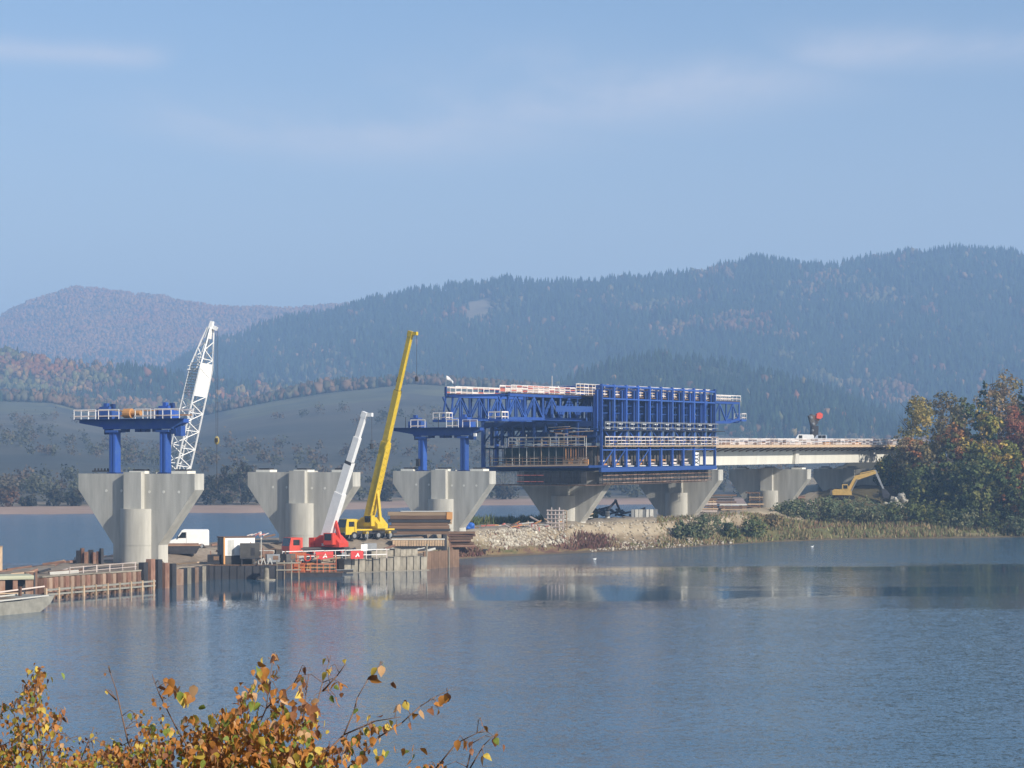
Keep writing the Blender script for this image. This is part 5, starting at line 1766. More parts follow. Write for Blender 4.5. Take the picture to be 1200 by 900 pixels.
# dark heap and panels under the gantry
dh = GP(718, 398)
for k in range(26):
    a = random.uniform(0, 3.14)
    L = random.uniform(1.5, 5)
    c = dh + Vector((random.uniform(-5, 5.5), random.uniform(-2, 3), random.uniform(.1, 1.2)))
    o = beam('scrap_girder', c, c + Vector((L * math.cos(a), L * math.sin(a) * .5, random.uniform(0, 1.4) + (2.2 if k in (3, 9) else 0))), .35, .35, 'dark_steel', None)
    tag(o, 'dark steel beam in the tangled heap between the fourth and fifth pier', 'steel beam', 'dark steel beams heaped under the gantry')
pt = thing('oil_drum', 'pale upright drum in front of the dark steel heap', 'drum', GP(712, 391))
MB().tube((0, 0, 0), (0, 0, 1.3), .42, 14).build('shell', 'pale_grey', pt)
for h in (.4, .85):
    MB().tube((0, 0, h), (0, 0, h + .06), .45, 14).build('hoop', 'grey_steel', pt)
for k in range(7):
    o = thing('panel', 'grey formwork panel, %s from the left in the row left of the fifth pier' % ORD[k], 'panel', GP(742 + k * 4.3, 392), random.uniform(-.4, .1), 'grey panels leaning left of the fifth pier', -.2)
    block('sheet', (0, 0, .8), (.75, .08, 1.6), 'pale_grey' if k % 3 else 'grey_steel', o)
    beam('frame', (-.36, -.08, 0), (-.36, -.08, 1.6), .08, .08, 'dark_steel', o)


def stack(label, px, D, n, L, mats, rz=0.0, w=1.8, th=.3):
    t = thing('timber_stack', label, 'timber stack', GP(px, D), rz)
    for k in range(n):
        block('layer', (random.uniform(-.3, .3), 0, .25 + k * th * 1.6), (L * random.uniform(.8, 1), w, th), mats[k % len(mats)], t, random.uniform(-.04, .04))
        if k:
            for s in (-1, 1):
                beam('bearer', (s * L * .3, -w / 2, .25 + (k - .5) * th * 1.6), (s * L * .3, w / 2, .25 + (k - .5) * th * 1.6), .12, .14, 'timber', t)


stack('pale layered timber stack at the right foot of the fifth pier', 829, 425, 6, 3.6, ['rail_board', 'timber', 'dark_timber'], .1)
stack('dark layered formwork stack between the fifth and sixth pier', 846, 436, 7, 6.5, ['dark_timber', 'dark_steel', 'form_grey'], -.05)
stack('long low timber stack in front of the dark formwork stack', 858, 428, 3, 6.5, ['timber', 'dark_timber', 'pale_grey'], .12, 2.5)
stack('mixed timber stack left of the sixth pier column', 884, 441, 7, 3.4, ['dark_timber', 'timber', 'dark_steel'], 0)
rs = thing('skip', 'small red brown skip right of the sixth pier', 'skip', GP(934, 452), .2)
block('body', (0, 0, .7), (3.0, 1.6, 1.2), 'rust', rs)
block('rim', (0, 0, 1.33), (3.2, 1.8, .1), 'pale_rust', rs)

# ---- vehicles on the deck
def pickup(label, loc, rz, double=True):
    t = thing('pickup_truck', label, 'pickup', loc, rz)
    b = MB().prism([(-2.9, .5), (-2.9, 1.3), (-1.0, 1.3), (-.85, 2.15), (1.1, 2.15), (1.7, 1.4), (2.8, 1.3), (2.9, .5)] if double else
                   [(-2.4, .5), (-2.4, 1.9), (-2.2, 2.2), (.9, 2.25), (1.5, 1.3), (2.3, 1.1), (2.4, .5)], -.92, .92).build('body', 'silver_paint' if double else 'white_paint', t)
    for sy in (-.93, .93):
        for wx in ((-.4, .45) if double else (.45,)):
            block('window', (wx, sy, 1.75), (.75, .03, .6), 'glass_dark', t)
    for wx in (-1.6, 1.65):
        for sy in (-.8, .8):
            wheel(t, wx, sy, .36, .24)
    block('windscreen', (1.27, 0, 1.55), (.05, 1.5, .62), 'glass_dark', t, 0, 0, -.65)
    return t


pickup('silver white double cab pickup on the deck behind the railing', Bworld(6.3, 98.5, 18.36), math.radians(168))
v2 = pickup('small white van on the deck left of the double cab pickup', Bworld(5.0, 91.0, 18.36), math.radians(175), False)
v2.name = 'white_van'
v2['category'] = 'van'
ld = thing('loader_crane', 'folded black loader crane with orange red bucket rising above the deck', 'crane', Bworld(1.5, 104.5, 18.36), .2)
block('truck_bed', (0, 0, 1.0), (6.0, 2.3, .4), 'dark_steel', ld)
for wx in (-2.2, 0.2, 2.2):
    for sy in (-1, 1):
        wheel(ld, wx, sy, .5, .35)
beam('column', (0.2, 0, 1.2), (0.3, 0, 4.2), 1.5, 1.3, 'dark_steel', ld)
beam('main_arm', (.2, 0, 3.6), (-.7, 0, 6.6), .9, 1.0, 'form_grey', ld)
beam('fold_arm', (-.7, .3, 6.6), (.9, .3, 4.6), .8, .9, 'dark_steel', ld)
for z_ in (3.2, 4.6, 6.0):
    MB().ball((-.2 + .1 * z_ * (z_ < 5) - .4, -.45, z_), .34, 8, 6).build('joint', 'grey_steel', ld)
beam('tip_arm', (-.3, .2, 6.3), (1.4, .2, 5.6), .8, .8, 'rust', ld)
MB().prism([(.6, 5.9), (.7, 6.9), (1.4, 7.2), (2.1, 6.8), (2.0, 6.1), (1.5, 5.7)], -.5, .4).build('bucket', 'red_orange', ld)
beam('bucket_link', (1.3, .1, 5.7), (.4, .1, 5.2), .35, .35, 'dark_steel', ld)

# ---- yellow excavator
ex = thing('excavator', 'yellow tracked excavator with raised arm at the edge of the wood', 'excavator', GP(990, 451), math.radians(-8))
ex.scale = (1.0, 1.1, 1.0)
for sy in (-1.1, 1.1):
    MB().prism([(-1.9, .1), (-2.2, .45), (-1.9, .85), (1.9, .85), (2.2, .45), (1.9, .1)], sy - .3, sy + .3).build('track', 'rubber', ex)
hs = MB().prism([(-2.6, 1.0), (-2.7, 1.9), (-2.3, 2.25), (0.2, 2.25), (1.4, 1.9), (1.5, 1.0)], -1.35, 1.35).build('house', 'digger_yellow', ex)
block('counterweight', (-2.75, 0, 1.5), (.7, 2.6, 1.1), 'form_grey', ex)
cbx = MB().prism([(-.6, 2.2), (-.6, 3.3), (.55, 3.35), (.95, 2.5), (.95, 1.9)], -1.35, -.35).build('cab', 'digger_yellow', ex)
block('cab_window', (.1, -1.36, 2.75), (.9, .04, .75), 'glass_dark', cbx)
MB().bar((.9, .1, 1.8), (2.6, .1, 5.0), .65, 1.0, .6, .95).bar((2.45, .1, 4.7), (6.6, .1, 5.9), .6, 1.05, .5, .6).build('boom', 'digger_yellow', ex)
beam('boom_cylinder', (1.3, -.3, 1.7), (2.7, -.3, 4.4), .2, .2, 'grey_steel', ex)
beam('arm_cylinder', (3.2, .1, 5.65), (6.5, .1, 6.35), .2, .2, 'digger_yellow', ex)
MB().bar((6.4, .1, 6.3), (8.2, .1, 2.3), .42, .55, .35, .35).build('stick', 'grey_steel', ex)
MB().prism([(7.8, 2.4), (8.7, 2.3), (9.6, 1.2), (9.2, .3), (8.0, .5)], -.55, .75).build('bucket', 'dark_steel', ex)
# gulls on the water
for px, D, lb in ((697, 329, 'white gull floating before the rubble bank'), (952, 381, 'white gull floating before the grassy headland')):
    gl = thing('gull', lb, 'gull', (WX(px, D), D, 0), .4)
    gl.scale = (.7, .7, .7)
    bdy = MB().ball((0, 0, .12), (.34, .16, .16), 8, 6)
    bdy.ball((.32, 0, .32), (.11, .09, .1), 8, 5)
    bdy.tube((-.25, 0, .15), (-.5, 0, .22), .1, 6, .03)
    bdy.build('body', 'white_paint', gl, True)
    MB().tube((.4, 0, .31), (.52, 0, .29), .03, 6, .01).build('beak', 'hook_yellow', gl)
# ------------------------------------------------------------------ vegetation
random.seed(5)


def crown_mesh(name, lobes, n, size, pal, flat=0.0, droop=0.0, seed=1):
    r = np.random.default_rng(seed)
    L = np.array(lobes, float)          # cx cy cz rx ry rz
    wt = (L[:, 3] * L[:, 4] * L[:, 5]) ** 0.75
    li = r.choice(len(L), n, p=wt / wt.sum())
    d = r.normal(size=(n, 3)); d /= np.linalg.norm(d, axis=1)[:, None]
    rad = r.uniform(0, 1, n) ** 0.42
    P = L[li, :3] + d * rad[:, None] * L[li, 3:]
    # clumps: pull leaves towards random centres so gaps show
    nc_ = max(8, n // 28)
    ci = r.choice(n, nc_)
    C = P[ci]
    own = np.empty(n, int)
    for a in range(0, n, 2000):
        own[a:a + 2000] = np.argmin(((P[a:a + 2000, None] - C[None]) ** 2).sum(2), 1)
    P = P + (C[own] - P) * r.uniform(0.15, 0.55, n)[:, None]
    nrm = d + r.normal(size=(n, 3)) * 0.7
    nrm[:, 2] += flat
    nrm /= np.linalg.norm(nrm, axis=1)[:, None]
    t = np.cross(nrm, r.normal(size=(n, 3))); t /= np.linalg.norm(t, axis=1)[:, None]
    b = np.cross(nrm, t)
    s = size * r.uniform(0.55, 1.25, n)[:, None]
    V = np.stack([P - t * s * .5 - b * s * .15, P - t * s * .05 - b * s * .5, P + t * s * .5 + b * s * .1, P + t * s * .1 + b * s * .5], 1)
    V[:, 2, 2] -= droop * s[:, 0]
    pal = np.array(pal)
    cc = pal[r.choice(len(pal), nc_)]
    T = cc[own] * r.uniform(0.7, 1.3, n)[:, None]
    F_ = np.arange(n * 4).reshape(-1, 4)
    return npmesh(name, V.reshape(-1, 3), F_, 'foliage', False, np.repeat(T, 4, 0))


def trunk_mesh(h, r, limbs, seed):
    rr = random.Random(seed)
    m = MB()
    p = Vector((0, 0, -.4))
    pts = [p]
    for k in range(5):
        p = p + Vector((rr.uniform(-.04, .04) * h, rr.uniform(-.04, .04) * h, h * .17))
        pts.append(p)
    for k in range(5):
        m.tube(pts[k], pts[k + 1], r * (1 - k * .16), 8, r * (1 - (k + 1) * .16))
    for k in range(limbs):
        i = rr.randint(1, 4)
        a = rr.uniform(0, 6.28)
        q = pts[i].lerp(pts[i + 1], rr.random())
        l = h * rr.uniform(.12, .22)
        e = q + Vector((math.cos(a) * l * .8, math.sin(a) * l * .8, l * .7))
        m.tube(q, e, r * .38, 6, r * .1)
        e2 = e + Vector((math.cos(a + .8) * l * .4, math.sin(a + .8) * l * .4, l * .4))
        m.tube(q.lerp(e, .6), e2, r * .2, 5, r * .05)
    return m.mesh('trunk', 'bark', True)


def round_lobes(h, w, seed, low=.12):
    rr = random.Random(seed)
    L = []
    for k in range(16):
        z = h * (low + (1 - low) * rr.uniform(.12, .86))
        f = 1 - abs(z / h - .55) * 1.05
        a, q = rr.uniform(0, 6.28), rr.uniform(.1, .52)
        s = w * rr.uniform(.19, .33) * (.6 + .5 * f)
        L.append((math.cos(a) * q * w * f, math.sin(a) * q * w * f, z, s, s, s * rr.uniform(.75, 1.15)))
    L.append((0, 0, h * .9, w * .17, w * .17, h * .1))
    return L


def spruce_lobes(h, w, seed):
    rr = random.Random(seed)
    L = []
    n = 9
    for k in range(n):
        f = k / (n - 1)
        z = h * (.10 + .84 * f)
        R = w * .5 * (1 - f) ** .85 + .25
        for q in range(5 if f < .7 else 3):
            a = rr.uniform(0, 6.28)
            L.append((math.cos(a) * R * .55, math.sin(a) * R * .55, z - R * .1, R * .55, R * .55, h * .045))
    L.append((0, 0, h * .95, .25, .25, h * .06))
    return L


OLIVE = [(0.276, 0.2234, 0.0644), (0.368, 0.2873, 0.0828), (0.1955, 0.1809, 0.0552), (0.437, 0.3191, 0.092)]
GREYOL = [(0.209, 0.175, 0.08), (0.266, 0.21, 0.096), (0.1615, 0.14, 0.072), (0.304, 0.2188, 0.112)]
TAN = [(0.361, 0.255, 0.1275), (0.285, 0.221, 0.105), (0.247, 0.204, 0.09), (0.418, 0.272, 0.135)]
DKGR = [(0.099, 0.1296, 0.0478), (0.1386, 0.162, 0.0552), (0.0825, 0.1026, 0.0442), (0.1815, 0.1755, 0.0552)]
SPRU = [(0.044, 0.0756, 0.042), (0.06, 0.099, 0.051), (0.036, 0.0612, 0.036)]
REDT = [(.33, .12, .07), (.26, .11, .06), (.34, .17, .09), (.18, .12, .06)]
YELG = [(0.399, 0.306, 0.06), (0.285, 0.27, 0.06), (0.19, 0.198, 0.0525), (0.456, 0.324, 0.075)]
RUSTT = [(0.323, 0.144, 0.056), (0.399, 0.198, 0.072), (0.209, 0.135, 0.056), (0.171, 0.153, 0.056)]
WILL = [(0.135, 0.17, 0.09), (0.18, 0.204, 0.105), (0.108, 0.136, 0.075), (0.216, 0.2125, 0.1125)]


def tree(name, label, px, D, top, w_px, kind, pal, n, size, group, seed, z=None, low=.12):
    x = WX(px, D)
    gz = ground_z(x, D) if z is None else z
    h = CAMZ + (H - top) * D / F - gz
    w = w_px * D / F
    t = thing(name, label, 'tree' if name.endswith('tree') else 'bush', (x, D, gz), random.uniform(0, 6), group)
    if kind == 'round':
        lob = round_lobes(h, w, seed, low)
        fl = 0.3
    else:
        lob = spruce_lobes(h, w, seed)
        fl = 0.8
    link('trunk', trunk_mesh(h * .9, max(.1, h * .016), 9 if kind == 'round' else 3, seed), t)
    link('crown', crown_mesh('crown', lob, int(n * 1.45), size * .92, pal, fl, .25 if kind != 'round' else .05, seed), t)
    return t


GT_ = 'trees of the autumn wood on the headland'
for a in [
    ('broadleaf_tree', 'olive yellow round tree at the left end of the wood, over the deck', 1074, 466, 460, 68, 'round', OLIVE, 3600, .62),
    ('broadleaf_tree', 'thin grey olive tree rising behind the olive yellow one', 1103, 478, 455, 58, 'round', GREYOL, 1900, .65),
    ('broadleaf_tree', 'small dark crown between the grey olive tree and the tall spruce', 1128, 484, 462, 36, 'round', DKGR, 1500, .7),
    ('spruce_tree', 'tall dark spruce standing up near the top of the wood', 1152, 472, 440, 44, 'spruce', SPRU, 2600, .8),
    ('broadleaf_tree', 'tall pale tan tree crowning the wood, behind the spruce', 1174, 490, 430, 72, 'round', TAN, 2900, .7),
    ('spruce_tree', 'dark spruce at the right edge under the pale tan crown', 1198, 480, 446, 36, 'spruce', SPRU, 2000, .8),
    ('broadleaf_tree', 'red autumn tree at the right edge of the picture', 1186, 462, 470, 60, 'round', REDT, 2900, .7),
    ('broadleaf_tree', 'yellow green tree between the red tree and the rust brown one', 1149, 459, 473, 44, 'round', YELG, 2100, .7),
    ('broadleaf_tree', 'rust brown tree in the middle of the wood', 1119, 460, 481, 44, 'round', RUSTT, 2100, .7),
    ('pine_tree', 'broad dark pine low in the middle of the wood', 1112, 449, 505, 66, 'spruce', DKGR, 3000, .85),
    ('broadleaf_tree', 'green yellow tree below the red tree', 1178, 450, 512, 54, 'round', YELG, 2300, .7),
    ('broadleaf_tree', 'low dark green tree at the water side right of the pine', 1150, 444, 528, 66, 'round', DKGR, 2900, .75),
    ('broadleaf_tree', 'brown olive tree below the olive yellow one, above the excavator', 1068, 458, 514, 50, 'round', GREYOL + RUSTT[:1], 2600, .7),
    ('broadleaf_tree', 'low rust and dark green tree at the lower right edge', 1196, 443, 535, 60, 'round', DKGR + RUSTT[:2], 2600, .75),
    ('broadleaf_tree', 'small yellow topped tree where the deck runs into the wood', 1042, 461, 532, 30, 'round', YELG + DKGR[:2], 1500, .65),
    ('broadleaf_tree', 'dark tree filling the shade behind the excavator arm', 1046, 472, 545, 46, 'round', DKGR, 2200, .8),
    ('broadleaf_tree', 'dark undergrowth tree behind the rock heap', 1082, 452, 545, 60, 'round', DKGR, 2400, .75),
    ('broadleaf_tree', 'tan tree beyond the right edge of the picture', 1236, 480, 438, 74, 'round', TAN, 1800, .8),
    ('broadleaf_tree', 'dark green tree beyond the right edge of the picture', 1238, 452, 505, 80, 'round', DKGR, 2000, .85),
    ('broadleaf_tree', 'olive tree farther out beyond the right edge of the picture', 1285, 478, 455, 84, 'round', OLIVE, 1600, .9),
    ('broadleaf_tree', 'rust brown tree farther out beyond the right edge of the picture', 1290, 455, 515, 80, 'round', RUSTT, 1500, .9),
    ('broadleaf_tree', 'dark tree farthest out beyond the right edge of the picture', 1345, 465, 470, 96, 'round', DKGR, 1700, .95),
]:
    tree(*a, GT_, int(a[2]))
GB = 'bushes along the headland shore'
for lb, px, D, top, w, pal in [
    ('grey green willow bush at the left end of the row below the excavator', 925, 434, 592, 34, WILL),
    ('grey green willow bush, second from left in the row below the excavator', 946, 437, 586, 40, WILL),
    ('tall grey green willow bush just left of the yellow excavator body', 970, 438, 584, 42, WILL),
    ('grey green willow bush right under the yellow excavator body', 996, 439, 586, 44, WILL),
    ('grey green willow bush under the excavator arm', 1022, 440, 587, 42, WILL),
    ('dark green bush under the excavator bucket', 1046, 441, 588, 38, DKGR + WILL[:1]),
    ('dark bush below the pale rock heap', 1070, 442, 590, 42, DKGR),
    ('low dark bush under the broad pine', 1100, 441, 592, 50, DKGR),
    ('low grey green bush near the water under the dark tree', 1128, 440, 600, 44, WILL + DKGR[:1]),
    ('low dark bush near the water under the green yellow tree', 1165, 441, 598, 48, DKGR),
    ('pale green bush at the shore by the right edge', 1190, 438, 605, 34, WILL),
    ('green bush at the shore right below the fifth pier', 824, 398, 602, 36, WILL),
    ('small green bush on the bank left of the fifth pier bush', 800, 395, 611, 26, WILL + DKGR[:1]),
    ('dark green bush on the shore below the sandy track', 880, 411, 610, 34, DKGR + WILL[:2]),
    ('small dark bush between the two shore bushes below the track', 855, 406, 613, 24, DKGR + WILL[:1]),
    ('small brownish bush left of the willow row', 905, 421, 606, 24, GREYOL),
]:
    if px <= 880:
        D = interp(px, DN) + 8
    tree('bush', lb, px, D, top, w, 'round', pal, 1500, .42, GB, int(px), None, .0)

# trees on the far shore
GF = 'hazy trees on the far shore'
FARP = [(.055, .055, .035), (.07, .06, .035), (.045, .05, .03)]
for lb, px, top, w, pal in [
    ('hazy rust brown tree on the far shore at the left edge', 8, 572, 30, [(.14, .08, .045), (.10, .07, .04)]),
    ('hazy low tree on the far shore right of the rust brown one', 34, 582, 24, FARP),
    ('hazy low tree on the far shore left of the first pier', 66, 575, 28, FARP),
    ('hazy tree on the far shore just left of the first pier top', 90, 571, 26, FARP),
    ('hazy tree on the far shore just right of the first pier', 246, 556, 24, FARP),
    ('hazy tall tree on the far shore under the crane hook', 264, 544, 26, FARP),
    ('hazy tall pale tree on the far shore left of the second pier', 284, 538, 30, FARP),
    ('hazy tree on the far shore behind the second pier', 306, 552, 32, FARP),
    ('hazy tree on the far shore right of the yellow boom', 455, 562, 30, FARP),
    ('hazy low tree on the far shore behind the third pier', 590, 566, 30, FARP),
]:
    D = float(np.interp(px, [-300, 0, 300, 560, 1500], [625, 645, 672, 800, 900])) + 52
    tree('far_tree', lb, px, D, top, w, 'round', pal, 700, 1.0, GF, int(px) + 500, 1.4, .0)


def blades(name, label, cat, pts, hs, pal, wid=.12, seed=3):
    r = np.random.default_rng(seed)
    P = np.array(pts); n = len(P)
    h = np.array(hs)[:, None]
    a = r.uniform(0, 6.28, n)
    dx = np.stack([np.cos(a), np.sin(a), np.zeros(n)], 1) * (wid * r.uniform(.6, 1.5, n))[:, None]
    ln = r.normal(size=(n, 3)) * .3 * h; ln[:, 2] = 0
    up = np.array([[0, 0, 1.0]]) * h
    V = np.stack([P - dx, P + dx, P + up * .6 + dx * .7 + ln * .5, P + up + ln], 1)
    pal = np.array(pal)
    T = pal[r.choice(len(pal), n)] * r.uniform(.7, 1.3, n)[:, None]
    o = link(name, npmesh(name, V.reshape(-1, 3), np.arange(n * 4).reshape(-1, 4), 'foliage', False, np.repeat(T, 4, 0)))
    return tag(o, label, cat, None, 'stuff')


# leafy scrub and low trees behind the far beach, one mass
q_ = np.random.default_rng(8)
LV, LT = [], []
for k in range(1900):
    px = random.uniform(-120, 1250)
    d0 = float(np.interp(px, [-300, 0, 300, 560, 1500], [625, 645, 672, 800, 900]))
    if k < 420:
        D = d0 + random.uniform(66, 190)
        x = WX(px, D)
        zz = max(1.4, 1.5 + (D - d0 - 75) * .06)
    else:
        s_ = random.uniform(.1, .92)
        x, D, zz = zE(px, s_)
        if n2(x, D, .006, 4, 11) + .10 * (px < 240) - .25 * (s_ - .4) < .12 or meadow(px, s_, x, D):
            continue
    h = random.uniform(4.5, 8.5) * (1 + .5 * max(-.5, n2(x, D, .02, 3, 3)))
    n = 90 if k < 420 else 55
    P = q_.normal(size=(n, 3)) * (h * .23, h * .23, h * .22) + (x, D, zz + h * .5)
    t1 = q_.normal(size=(n, 3)); t1 /= np.linalg.norm(t1, axis=1)[:, None]
    t2 = np.cross(t1, q_.normal(size=(n, 3))); t2 /= np.linalg.norm(t2, axis=1)[:, None]
    s = q_.uniform(.6, 1.5, n)[:, None]
    LV.append(np.stack([P - t1 * s * .6, P - t2 * s * .5, P + t1 * s * .6, P + t2 * s * .5], 1).reshape(-1, 3))
    c = np.array(random.choice([(.12, .10, .065), (.10, .10, .06), (.14, .105, .07), (.085, .09, .055)]))
    LT.append(np.repeat(c[None] * q_.uniform(.75, 1.3, n)[:, None], 4, 0))
LV = np.concatenate(LV)
o = link('shore_scrub', npmesh('shore_scrub', LV, np.arange(len(LV)).reshape(-1, 4), 'foliage', False, np.concatenate(LT)))
tag(o, 'hazy leafy scrub in a belt behind the far beach', 'scrub', None, 'stuff')

pts, hs = [], []
for _ in range(16000):
    px = random.uniform(770, 1320)
    D = interp(px, DN) + random.uniform(1.5, 20) ** 1.0
    x = WX(px, D)
    if n2(x, D, .18, 3, 4) < random.uniform(-.55, .35):
        continue
    pts.append((x, D, ground_z(x, D))); hs.append(random.uniform(.25, 1.0) * (1.3 if px > 900 else .8))
blades('grass', 'rough green and straw coloured grass on the headland shore', 'grass', pts, hs, [(.20, .21, .09), (.27, .24, .11), (.15, .17, .075), (.34, .27, .15), (.26, .17, .10)])
pts, hs = [], []
for _ in range(3600):
    c = random.random()
    if c < .62:
        px, e = random.gauss(693, 10), random.uniform(4.0, 11)
    elif c < .85:
        px, e = random.gauss(545, 12), random.uniform(.8, 5)
    else:
        px, e = random.uniform(570, 800), random.uniform(3, 9)
    D = interp(px, DN) + e
    x = WX(px, D)
    pts.append((x, D, ground_z(x, D) - .05)); hs.append(random.uniform(.3, 1.2) * (1.0 if c < .62 else .6))
blades('red_weeds', 'dull red autumn weeds and shrubs on the bank of the spit', 'weeds', pts, hs, [(.22, .10, .085), (.18, .10, .075), (.26, .15, .11), (.16, .12, .07)], .1, 4)
pts, hs = [], []
for _ in range(3000):
    px = random.uniform(548, 700)
    D = interp(px, DF) - random.uniform(2, 14)
    x = WX(px, D)
    pts.append((x, D, ground_z(x, D))); hs.append(random.uniform(.4, 1.6) * (1 + .7 * max(0, n2(x, D, .2, 2, 7))))
blades('reeds', 'dark reeds along the far edge of the spit', 'reeds', pts, hs, DKGR, .14, 5)

# rubble: the small stuff as one mesh, the bigger stones one by one
RV, RF = ROUND
rocks = []
R_V, R_F, R_T = [], [], []
bb = 0
for k in range(1900):
    px = random.triangular(556, 690, 600) if k < 1300 else random.uniform(690, 860)
    w = float(np.interp(px, [505, 560, 640, 700, 870], [5, 8, 13, 16, 19])) / 19
    e = random.uniform(10.5, 19) if k < 1300 else random.uniform(1, 19)
    D = interp(px, DN) + e * w
    x = WX(px, D)
    s = random.uniform(.1, .3) * (1.5 if random.random() < .2 else 1)
    v = (RV - (0, 0, .5)) * rng.uniform(.7, 1.35, RV.shape) * (s * 2.2) * (1, 1, .75)
    v = v + (x, D, ground_z(x, D) + s * .25)
    R_V.append(v); R_F.append(RF + bb); bb += 12
    c = random.choice([(.42, .37, .29), (.36, .31, .24), (.48, .44, .36), (.28, .24, .19)])
    R_T.append(np.repeat(np.array([c]), 12, 0))
o = link('rubble', npmesh('rubble', np.concatenate(R_V), np.concatenate(R_F), 'forest', False, np.concatenate(R_T), 3))
tag(o, 'pale broken rubble tipped along the bank of the spit', 'rubble', None, 'stuff')


def rock(label, grp, px, D, s, dz=0.0):
    v = (RV - (0, 0, .5)) * rng.uniform(.7, 1.35, RV.shape) * (s * 2.2)
    me = bpy.data.meshes.new('rock')
    me.from_pydata(v.tolist(), [], RF.tolist())
    me.materials.append(MATS['rock_pale'])
    o = link('rock', me)
    o.location = GP(px, D, s * .3 + dz)
    o.rotation_euler = (random.uniform(0, 3), random.uniform(0, 3), random.uniform(0, 3))
    tag(o, label, 'rock', grp)
    return o


for k in range(22):
    px = random.uniform(568, 686)
    w = float(np.interp(px, [505, 560, 640, 700, 870], [5, 8, 13, 16, 19])) / 19
    rock('pale angular boulder lying in the rubble bank below the third and fourth pier', 'boulders in the rubble bank', px, interp(px, DN) + random.uniform(8, 15) * w, random.uniform(.28, .5))
for k in range(26):
    px = random.gauss(1057, 7)
    rock('pale boulder of the heap right of the excavator bucket', 'boulders heaped by the excavator', px, 449.5 + random.uniform(-1.5, 1.5), random.uniform(.5, .95), max(0, 2.6 - abs(px - 1057) * .22) * random.random() + .8)
rock('single white boulder at the foot of the red weeds', None, 691, interp(691, DN) + 5.5, .5)

# ------------------------------------------------------------------ autumn shrubs in the foreground
for nm, c in (('leaf_orange', (.46, .19, .045)), ('leaf_yellow', (.55, .40, .07)), ('leaf_brown', (.27, .115, .055)), ('leaf_green', (.20, .25, .05)), ('leaf_tan', (.50, .30, .15))):
    mat(nm, c, .55, var=.3, scale=60, objvar=.3, trans=.35, spec=.3)


def leaf_geo(seed):
    rr = random.Random(seed)
    n = 5
    V, Fc = [], []
    cup, bend = rr.uniform(.1, .35), rr.uniform(-.1, .35)
    for i in range(n + 1):
        u = i / n
        wd = .36 * math.sin(math.pi * u ** .66) ** .9 + (.02 if i in (0, n) else 0)
        y = u
        zc = -bend * u * u
        for s in (-1, 0, 1):
            V.append((s * wd, y, zc + cup * wd * abs(s) + rr.uniform(-.03, .03)))
    for i in range(n):
        for j in range(2):
            a = i * 3 + j
            Fc.append((a, a + 1, a + 4, a + 3))
    return V, Fc


LEAFG = [leaf_geo(k) for k in range(4)]
LMESH = {}
LM = ['leaf_orange', 'leaf_yellow', 'leaf_brown', 'leaf_green', 'leaf_tan']
for m in LM:
    for k, (V, Fc) in enumerate(LEAFG):
        me = bpy.data.meshes.new('leaf')
        me.from_pydata(V, [], Fc)
        me.materials.append(MATS[m])
        for p in me.polygons:
            p.use_smooth = True
        LMESH[(m, k)] = me


